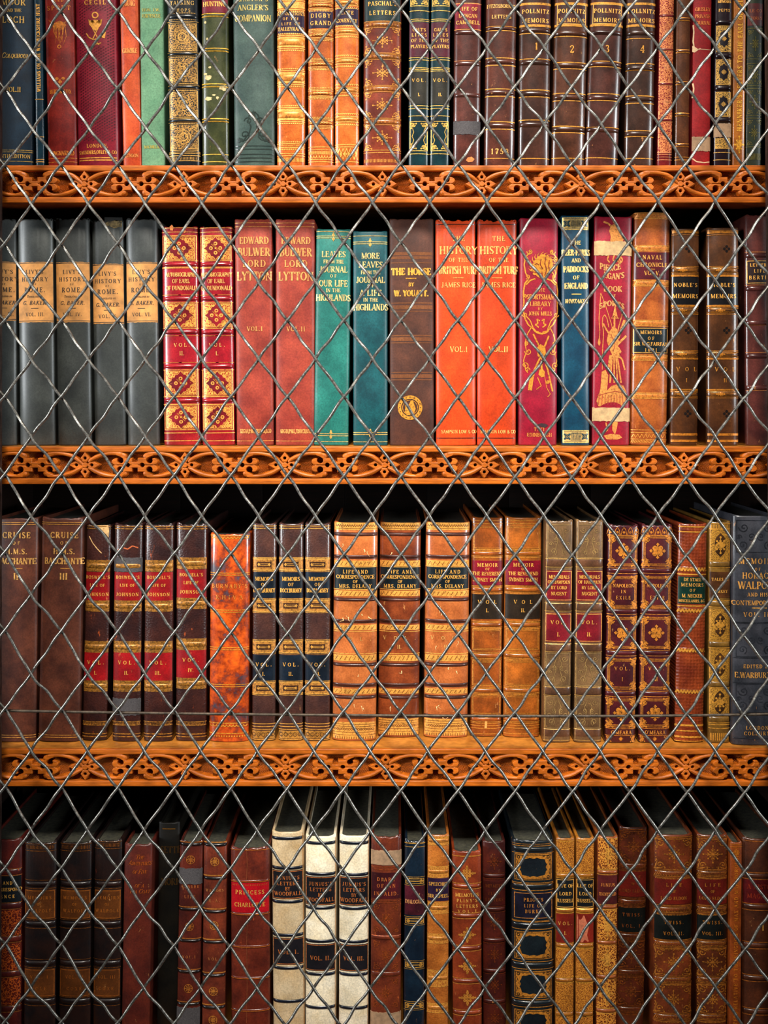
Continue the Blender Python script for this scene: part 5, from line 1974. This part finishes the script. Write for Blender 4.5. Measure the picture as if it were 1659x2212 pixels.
GW = leather((58, 58, 64), (36, 38, 44), .40, .02, .3)
B = r3((1583, 1680), (1584, 1682), 1113, 1611, GW, 'dark grey embossed memoirs book at the right end of the third row', bulge=.11, p=2.6)
B.t((1213, 12, 'MEMOIRS', 80), (1230, 6, 'OF', 12), (1244, 13, 'HORACE', 66), (1265, 16, 'WALPOLE', 84), (1285, 8, 'AND HIS', 44), (1303, 10, 'CONTEMPORARIES', 106), (1328, 10, 'VOL. II.', 60), (1440, 8, 'EDITED BY', 60), (1459, 12, 'E.WARBURTON', 96), (1573, 8, 'LONDON', 48), (1585, 8, 'COLBURN', 56), off=4)
B.gilt.seg(-8, 1314, 24, 1314, 1.8)
e = B.dec('embossed_scrolls', leather((44, 46, 52), None, .25, 0, .6))
for y0, y1 in ((1124, 1194), (1346, 1420), (1478, 1540)):
    yc = (y0 + y1) / 2
    frame(e, B.hw * .86, y0, y1, 1.6, B.hw)
    for sx in (-1, 1):
        for (x, y, r_, a_) in ((26, y0 + 16, 11, 0), (28, y1 - 16, 10, 2), (10, yc, 9, 1), (36, yc + 2, 6, 3)):
            e.spiral(sx * x, y, r_, sx, 1, 2.0, 1.3, a_)
for y in (1345, 1422, 1476, 1596):
    e.rect(-B.hw * .97, B.hw * .97, y - 1, y + 1, .3, B.hw)
B.end(gold((232, 180, 100)), gold((230, 176, 100)))
# ================================================================== bottom row
G4 = 'books standing in the bottom row'


def r4(xb, xt, top, mat, label, name='book', base=None, **k):
    # edges measured at the frame's bottom edge are carried down to the shelf
    e = (2285 - top) / (2205 - top)
    x0, x1 = xt[0] + (xb[0] - xt[0]) * e, xt[1] + (xb[1] - xt[1]) * e
    return Book(name, 4, x0, x1, xt[0], xt[1], top, mat, label, group=k.pop('group', G4), base=base, **k)


B = r4((-30, 44), (-28, 46), 1812, leather((92, 28, 18), (54, 16, 16), .4, .22, .2, scuffc=(200, 90, 40)), 'red-brown gilt book cut by the left edge of the bottom row', bulge=.14, ragged=.5)
B.label(1893, 1952, leather((16, 20, 24), None, .4, 0), [(1908, 7, 'AND', 20), (1922, 7, 'CORRESPOND', 56), (1937, 7, 'ENCE', 30)], off=8)
for y in (1885, 1958, 2030, 2105, 2180):
    B.band(y, h=12, rise=1)
    B.gl(y - 7, y + 7, t=1.6)
B.fil(1968, 2022, filigree((90, 26, 16), (196, 96, 40), 300, .8), .96)
B.fil(2040, 2096, filigree((90, 26, 16), (196, 96, 40), 300, .8), .96)
B.fil(2114, 2172, filigree((90, 26, 16), (196, 96, 40), 300, .8), .96)
B.end(gold((170, 104, 50), .5), gold((190, 150, 110)))

WAL = leather((36, 18, 13), (18, 12, 13), .44, .10, .2, scuffc=(110, 40, 26))
OCH = leather((96, 50, 16), (72, 36, 12), .45, .02, .15)
for (xb, xt, top, num, lab) in (((50, 117), (50, 122), 1819, 'VOL. I', 'very dark book with ochre labels, VOL. I, leftmost of three'),
                                ((126, 193), (127, 198), 1819, 'VOL. II', 'very dark book with ochre labels, VOL. II, middle of three'),
                                ((199, 258), (203, 263), 1814, 'VOL. III', 'very dark book with ochre labels, VOL. III, by the plain red-brown book')):
    B = r4(xb, xt, top, WAL, lab, bulge=.12, group='three very dark memoirs volumes', ragged=.6)
    gm = gold((150, 92, 34), .5)
    B.label(1923, 1986, OCH, [(1940, 7, 'MEMOIRS', 50), (1954, 6, 'OF', 10), (1968, 7, 'WALPOLE', 50)], edge=.93, ink=gold((184, 112, 44)))
    B.label(2094, 2154, OCH, [(2111, 7, num, 38), (2136, 7, 'COXE', 32)], 'volume_label', edge=.93, ink=gold((170, 100, 40)))
    for y in (1911, 1997, 2082, 2164):
        B.band(y, h=10, rise=1.2)
        B.gl(y - 9, y + 9, t=1)
    ticks(B.gilt, B.hw * .9, top + 8, top + 16, 20, 1.2)
    B.gl(top + 20, top + 5, t=1.2)
    B.end(gm)

B = r4((261, 322), (267, 329), 1823, leather((98, 36, 22), (70, 24, 18), .46, .05, .2, kind='cloth'), 'plain red-brown cloth book with faint gilt script near its head', bulge=.13, ragged=.5)
B.t((1852, 10, 'The', 18), (1865, 10, 'Adventures', 48), (1883, 10, 'of Five', 30), (1913, 10, 'of a', 20), (1926, 10, 'Tea Coat', 44), off=4, slant=.3)
B.end(None, gold((186, 96, 40)))

B = r4((338, 384), (342, 388), 1776, leather((22, 18, 12), (12, 11, 9), .5, .0, .15, kind='cloth'), 'nearly black cloth book taller than its neighbours, bottom row', bulge=.12, dy=.018)
B.t((1836, 15, 'SETTE', 44), (1905, 15, 'MORE', 40), off=4)
B.gilt.seg(-14, 1791, 14, 1791, 2.4)
B.end(gold((120, 84, 26)), gold((74, 54, 24)))

B = r4((380, 431), (388, 437), 1815, leather((92, 34, 22), (60, 22, 18), .34, .08, .35), 'dark red-brown book with gilt-lined bands and grey tape near its head', bulge=.15, ragged=.9)
B.t((1916, 6, 'CRABBE', 38), (1938, 6, 'LIFE', 24), (2068, 6, 'VOL.I', 28))
for y in (1825, 1965, 2033, 2100, 2170):
    B.band(y, h=6, rise=1.2, mat=leather((26, 16, 16), None, .3, 0, .5))
    B.gl(y - 5, t=2)
B.tape(1877, 1911, TAPE_G, seed=11)
B.tape(2178, 2216, TAPE_G, seed=12)
d = B.gilt
for yc in (1858, 2002, 2136):
    d.ring(0, yc, 8, 9.5)
    sprig(d, 0, yc, 7, 7, 8, 1.2)
B.end(gold((190, 120, 56)), gold((200, 120, 70)))

B = r4((435, 485), (439, 490), 1821, leather((124, 52, 30), (80, 32, 22), .34, .12, .35), 'warm brown book with five black and gilt bands, left of the red-labelled one', bulge=.15, ragged=.9)
B.t((1924, 6, 'WARIORS', 38), (1946, 6, 'R.A.', 24), (2072, 6, 'VOL.', 24))
for y in (1826, 1898, 1970, 2036, 2108, 2177):
    B.band(y, h=6, rise=1.2, mat=leather((26, 22, 24), None, .3, 0, .5))
    B.gl(y - 6, t=2.4)
for yc in (1862, 2000, 2142, 2204):
    B.gilt.ring(0, yc, 8, 9.5)
    sprig(B.gilt, 0, yc, 7, 7, 8, 1.2)
B.end(gold((206, 140, 66)), gold((206, 140, 90)))

B = r4((498, 583), (496, 582), 1829, leather((112, 42, 24), (74, 26, 18), .36, .14, .35, scuffc=(190, 84, 40)), 'wide brown leather book with a single bright red title label', bulge=.13, ragged=1.0)
B.label(1908, 1972, leather((178, 14, 26), (150, 10, 22), .4, .0, .2), [(1928, 9, 'PRINCESS', 62), (1955, 9, 'CHARLOTTE', 66)])
B.gl(1837, 1905, 1976, 2046, 2114, 2184, t=1.6)
for y in (1905, 1976, 2046, 2114, 2184):
    B.band(y, h=6, rise=.6)
ticks(B.gilt, B.hw * .9, 1911, 1914, 20, 1.2)
d = B.dec('dried_crack', leather((146, 70, 36), None, .6, 0))
d.line([(-6, 1838), (-5, 1870), (-7, 1900)], 1.3)
d.line([(-5, 1980), (-7, 2040), (-6, 2110), (-8, 2210)], 1.3)
B.end(gold((206, 120, 50)), gold((240, 160, 80)))

VEL_SHADED = leather((206, 182, 146), (182, 150, 106), .40, .0, .25, mott=.7)  # white vellum darkened to cream, painting in the shade on the first volume
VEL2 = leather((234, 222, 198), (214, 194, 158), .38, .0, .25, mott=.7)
NVB = leather((14, 20, 34), None, .35, 0, .4)
BK = leather((26, 22, 26), (16, 16, 20), .42, .0, .2)
for (xb, xt, top, yo, num, M_, lab) in (((590, 657), (584, 657), 1797, 0, 'VOL. I.', VEL_SHADED, 'white vellum book tinted as if shaded, black labels, VOL. I, tallest'),
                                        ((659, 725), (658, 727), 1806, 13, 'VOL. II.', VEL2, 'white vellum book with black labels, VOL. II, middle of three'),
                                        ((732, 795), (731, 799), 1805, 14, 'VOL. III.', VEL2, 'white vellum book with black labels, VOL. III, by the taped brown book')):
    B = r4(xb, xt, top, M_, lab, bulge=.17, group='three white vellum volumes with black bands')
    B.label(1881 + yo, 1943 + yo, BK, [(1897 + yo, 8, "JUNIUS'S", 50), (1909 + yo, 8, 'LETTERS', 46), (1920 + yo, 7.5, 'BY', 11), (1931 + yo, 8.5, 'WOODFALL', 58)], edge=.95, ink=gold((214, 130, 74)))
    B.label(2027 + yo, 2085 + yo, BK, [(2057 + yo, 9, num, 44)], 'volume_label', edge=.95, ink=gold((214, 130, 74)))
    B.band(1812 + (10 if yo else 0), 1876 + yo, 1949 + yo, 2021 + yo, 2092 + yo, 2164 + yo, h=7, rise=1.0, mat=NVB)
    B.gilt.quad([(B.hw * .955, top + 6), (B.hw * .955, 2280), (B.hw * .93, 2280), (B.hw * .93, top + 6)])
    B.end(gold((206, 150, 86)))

B = r4((800, 866), (801, 868), 1804, leather((114, 48, 24), (76, 28, 18), .40, .26, .25, scuffc=(196, 96, 44)), 'brown book with a wide strip of tan tape near its head', bulge=.14, ragged=.9)
B.label(1886, 1942, leather((72, 18, 24), None, .42, .05), [(1900, 8, 'DIARY', 40), (1914, 8, 'OF AN', 40), (1931, 8, 'INVALID.', 52)], ink=gold((220, 128, 74)))
B.tape(1838, 1869, TAPE_T, seed=13)
B.tape(2188, 2240, TAPE_T, seed=14)
for y in (1874, 1879, 1947, 1951, 2022, 2030, 2100, 2110):
    B.gl(y, t=1.1)
B.band(2026, 2105, h=9, rise=.8)
for y0, y1 in ((1955, 2014), (2034, 2094), (2116, 2176)):
    corners(B.gilt, B.hw * .8, y0, y1, 13, 1.2)
    sprig(B.gilt, 0, (y0 + y1) / 2, 13, 16, 8, 1.2)
B.end(gold((176, 88, 40), .5))

B = r4((873, 916), (873, 920), 1815, leather((16, 32, 46), (10, 20, 32), .34, .02, .45), 'slim navy leather book with a maroon label in the bottom row', bulge=.15, ragged=.5)
B.label(1913, 1977, leather((78, 22, 34), None, .4, .02), [(1948, 8.5, 'DIALOGUES', 40)], ink=gold((240, 176, 130)))
for yc in (1904, 1990, 2085, 2173):
    frame(B.gilt, B.hw * .9, yc - 6, yc + 6, 1.6, B.hw)
    B.gilt.rect(-B.hw * .5, B.hw * .5, yc - 1, yc + 1)
    for sx in (-1, 1):
        fleuron(B.gilt, sx * B.hw * .62, yc, 5)
    B.gl(yc - 9, yc + 9, t=.9)
B.gl(1822, t=2)
B.gl(1830, t=1)
B.end(gold((222, 174, 86)))

B = r4((922, 968), (923, 972), 1803, leather((178, 104, 40), (136, 70, 24), .33, .10, .45, kind='pebbled'), 'slim honey tan book with a purple label, raised gilt bands', bulge=.15)
B.label(1898, 1947, PURP, [(1910, 7.5, 'SPEECHES', 40), (1923, 6, 'BY', 10), (1936, 7.5, 'SIR R.PEEL', 44)])
for y0, y1 in ((1808, 1826), (1872, 1896), (1950, 1974), (2018, 2038), (2096, 2132), (2168, 2188)):
    B.fil(y0, y1, filigree((176, 100, 40), (226, 166, 80), 340, .1), .97)
    B.gl(y0, y1, t=1.3)
    B.band((y0 + y1) / 2, h=8, rise=.8, mat=gold((196, 130, 56)))
B.end(gold((236, 176, 86)))

B = r4((978, 1042), (977, 1040), 1838, leather((136, 56, 26), (100, 36, 18), .32, .08, .45), 'short orange-brown book with gilt lozenges, lettered VOL. I', bulge=.15, ragged=.3)
B.t((1934, 7.5, "MELMOTH'S", 50), (1946, 7, "PLINY'S", 44), (1958, 7, 'LETTERS', 46), (1969, 6.5, 'VOL.I', 40))
for yc in (1887, 2020, 2088, 2156):
    g = B.gilt
    for q in range(-2, 3):
        for r_ in range(-2, 3):
            if abs(q) + abs(r_) <= 2:
                g.ring(q * 6, yc + r_ * 5.6, 1.2, 3.3, n=8)
                g.disc(q * 6, yc + r_ * 5.6, 1.0, n=5)
    for sx, sy in ((1, 0), (-1, 0), (0, 1), (0, -1)):
        g.disc(sx * 17, yc + sy * 15, 2.2, n=6)
for y in (1915, 1979, 2049, 2120, 2188):
    B.band(y, h=8, rise=1.2)
    B.gl(y - 6, y + 6, t=1.4)
B.gl(1850, t=2)
B.end(gold((214, 150, 68)))

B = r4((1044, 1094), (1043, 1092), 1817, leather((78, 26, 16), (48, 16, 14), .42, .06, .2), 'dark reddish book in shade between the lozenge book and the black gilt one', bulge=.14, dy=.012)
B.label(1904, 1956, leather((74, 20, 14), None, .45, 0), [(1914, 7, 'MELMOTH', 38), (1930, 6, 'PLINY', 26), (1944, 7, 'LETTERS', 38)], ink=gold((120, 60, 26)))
for yc in (1862, 1992, 2062, 2128, 2200):
    sprig(B.gilt, 0, yc, 14, 16, 8, 1.4)
for y in (1893, 1965, 2032, 2098, 2164):
    B.band(y, h=8, rise=1)
    B.gl(y - 6, y + 6, t=1)
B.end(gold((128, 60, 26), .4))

B = r4((1107, 1197), (1105, 1200), 1814, leather((20, 28, 32), (12, 17, 22), .34, .04, .45), 'wide black book with gilt bordered panels in the bottom row', bulge=.14, ragged=.4)
B.label(1928, 1986, leather((24, 22, 38), None, .36, 0, .3), [(1944, 7.5, "PRIOR'S", 42), (1957, 7, 'LIFE OF', 40), (1969, 7.5, 'BURKE', 36)], edge=.9, ink=gold((214, 146, 70)))
for y0, y1 in ((1846, 1902), (2013, 2073), (2098, 2156), (2182, 2240)):
    u = B.hw * .88
    yc = (y0 + y1) / 2
    window_panel(B.gilt, u, y0, y1, lambda t_: .80 - .06 * cos(4 * t_) - .07 * abs(cos(6 * t_)) if True else 0)
    d = B.dec('dark_tracery', leather((28, 24, 20), None, .4, 0))
    frame(d, u * .96, y0 + 2, y1 - 2, 1.2, B.hw)
    for sx in (-1, 1):
        for sy in (-1, 1):
            d.ring(sx * u * .8, yc + sy * (y1 - y0) * .38, 2, 3.4, .45, 10)
            d.ring(sx * u * .56, yc + sy * (y1 - y0) * .44, 1.2, 2.2, .45, 8)
            d.line([(sx * u * .9, yc + sy * 4), (sx * u * .84, yc + sy * 10), (sx * u * .9, yc + sy * 16)], 1.2, .45)
    d.v = [(a_, b_, .45) for a_, b_, c_ in d.v]
for y in (1836, 1916, 2000, 2086, 2168):
    B.band(y, h=9, rise=1)
    B.gl(y - 8, y + 8, t=1.4)
    B.gl(y, t=.01)
B.gl(1824, 1911, 1990, t=1)
B.end(gold((206, 142, 56), .3))

GT = leather((170, 106, 34), (126, 72, 24), .34, .06, .4)
RL = leather((126, 32, 18), (100, 22, 14), .42, .05, .15)
for (xb, xt, num, lab) in (((1200, 1240), (1202, 1242), 'I.', 'slim gilded tan book with black and red labels, VOL. I'),
                           ((1243, 1283), (1246, 1284), 'II.', 'slim gilded tan book with black label and worn red label')):
    B = r4(xb, xt, 1810, GT, lab, bulge=.16, group='two slim gilded biography volumes')
    B.label(1899, 1962, leather((18, 22, 26), None, .4, 0), [(1914, 7.5, 'LIFE OF', 34), (1931, 7.5, 'LORD', 26), (1946, 7.5, 'RUSSELL', 36)], edge=.93)
    B.label(1975, 2037, RL, [(1995, 7.5, 'VOL.', 30), (2016, 7.5, num, None)] if num == 'I.' else [], 'volume_label')
    if num == 'II.':
        d = B.dec('worn_patch', plain('rubbed_label', (176, 92, 60), .7, 0, .1))
        d.poly([(-17, 1977), (-2, 1978), (2, 1990), (8, 2002), (4, 2020), (8, 2034), (-8, 2036), (-17, 2030)], .4)
    for y0, y1 in ((1818, 1886), (2050, 2112), (2124, 2186), (2196, 2260)):
        B.fil(y0, y1, filigree((118, 58, 20), (228, 160, 68), 640, .42), .95)
        B.gl(y0, y1, t=1.4)
    for y in (1892, 1968, 2043, 2118, 2191):
        B.band(y, h=8, rise=1)
        B.gl(y - 5, y + 5, t=1.2)
    B.gl(1897, 1964, t=1.8)
    B.end(gold((228, 170, 70)))

B = r4((1288, 1333), (1292, 1336), 1807, leather((150, 80, 34), (112, 52, 22), .34, .06, .4), 'gilded tan book with one maroon label, right of the slim pair', bulge=.16)
B.label(1892, 1955, leather((86, 26, 26), None, .42, 0), [(1912, 7, 'JUNIUS', 30), (1932, 7, 'IDENTIFIED', 36)], ink=gold((230, 150, 84)))
for y0, y1 in ((1812, 1878), (1966, 2032), (2042, 2106), (2116, 2178), (2190, 2260)):
    B.fil(y0, y1, filigree((108, 50, 20), (234, 166, 78), 330, .42), .95)
    sprig(B.gilt, 0, (y0 + y1) / 2, 12, 22, 8, 2)
    B.gl(y0, y1, t=1.3)
for y in (1885, 1960, 2037, 2111, 2184):
    B.band(y, h=7, rise=1)
    B.gl(y - 5, y + 5, t=1.2)
B.end(gold((232, 176, 84)))

for (xb, xt, top, yo, num, col, dy, lab) in (
        ((1332, 1392), (1337, 1402), 1787, -16, 'VOL. I.', (92, 38, 20), .022, 'shaded brown gilt book, VOL. I, set back in the bottom row'),
        ((1412, 1497), (1414, 1499), 1803, 0, 'VOL. II.', (118, 52, 24), 0, 'brown gilt book with red and black labels, VOL. II, widest of three'),
        ((1505, 1572), (1506, 1574), 1803, 0, 'VOL. III.', (104, 46, 22), .004, 'brown gilt book with red and black labels, VOL. III')):
    B = r4(xb, xt, top, leather(col, mul(col, .62), .34, .06, .4), lab, bulge=.14, dy=dy, group='three brown gilt life volumes')
    gm = gold((196, 130, 52), .4) if yo == 0 else gold((150, 84, 34), .5)  # shade of the set-back volume painted as duller gilt and darker leather
    y_ = yo
    B.label(1899 + y_, 1954 + y_, leather((104, 24, 14), (80, 18, 12), .42, .0, .15), [(1912 + y_, 7.5, 'LIFE', 34), (1926 + y_, 6, 'OF', 9), (1941 + y_, 7, 'LORD ELDON', 56)], ink=gm)
    B.label(1977 + y_, 2030 + y_, leather((16, 20, 18), None, .4, 0), [(1993 + y_, 7.5, 'TWISS.', 42), (2017 + y_, 7.5, num, 44)], 'volume_label', ink=gm)
    for y in (1888, 1966, 2040, 2118, 2198):
        y += y_
        B.band(y, h=9, rise=.7)
        B.gl(y - 9, y - 6, y + 6, y + 9, t=1.2)
        ticks(B.gilt, B.hw * .94, y - 4, y + 4, 24, 1.3, 1.8)
        beads(B.gilt, B.hw * .94, y + 11, 24, 1.2)
    for y0, y1 in ((1814, 1878), (2050, 2108), (2130, 2188)):
        y0 += y_
        y1 += y_
        yc = (y0 + y1) / 2
        sprig(B.gilt, 0, yc, 20, 18, 8, 1.6)
        corners(B.gilt, B.hw * .93, y0, y1, 20, 2.0)
        for sx in (-1, 1):
            for q in range(7):
                B.gilt.disc(sx * B.hw * .9, y0 + 8 + q * (y1 - y0 - 16) / 6, 1.4, n=6)
                B.gilt.disc((q - 3) * B.hw * .25, y0 + 3 + abs(q - 3), 1.5, n=6)
                B.gilt.disc((q - 3) * B.hw * .25, y1 - 3 - abs(q - 3), 1.5, n=6)
    B.gl(1809 + y_, 1813 + y_, t=1.8)
    B.end(gm)

B = r4((1576, 1601), (1578, 1604), 1818, leather((142, 66, 20), (104, 44, 14), .38, .12, .3, scuffc=(220, 130, 50)), 'narrow orange-brown book with gilt lettering up its spine, bottom row right', bulge=.14, ragged=.4)
B.let.text("LETTERS RELATIVE TO THE KINGDOM OF MAX AND MARLBOROUGH", 0, 2040, 8, 390, 0.34, 0, 1.1, True)
fleuron(B.gilt, 0, 1842, 8)
B.gl(1825, 1830, t=1.4)
B.end(gold((214, 130, 40)), gold((214, 130, 40)))

B = r4((1606, 1690), (1604, 1692), 1810, leather((76, 36, 18), (50, 24, 14), .38, .04, .3), 'dark brown book with a deep red label at the right end of the bottom row', bulge=.13, ragged=.5)
B.label(1900, 1954, leather((84, 12, 14), None, .42, 0), [(1916, 10, 'A HISTORY', 66), (1936, 10, 'MAGAZINE', 66)], ink=gold((150, 50, 30)))
B.t((2004, 12, 'I', None))
for y in (1893, 1960, 2043, 2114, 2186):
    B.band(y, h=9, rise=1)
    B.gl(y - 7, y + 7, t=1.8)
B.gl(1818, t=1.5)
B.end(gold((176, 104, 40), .4))
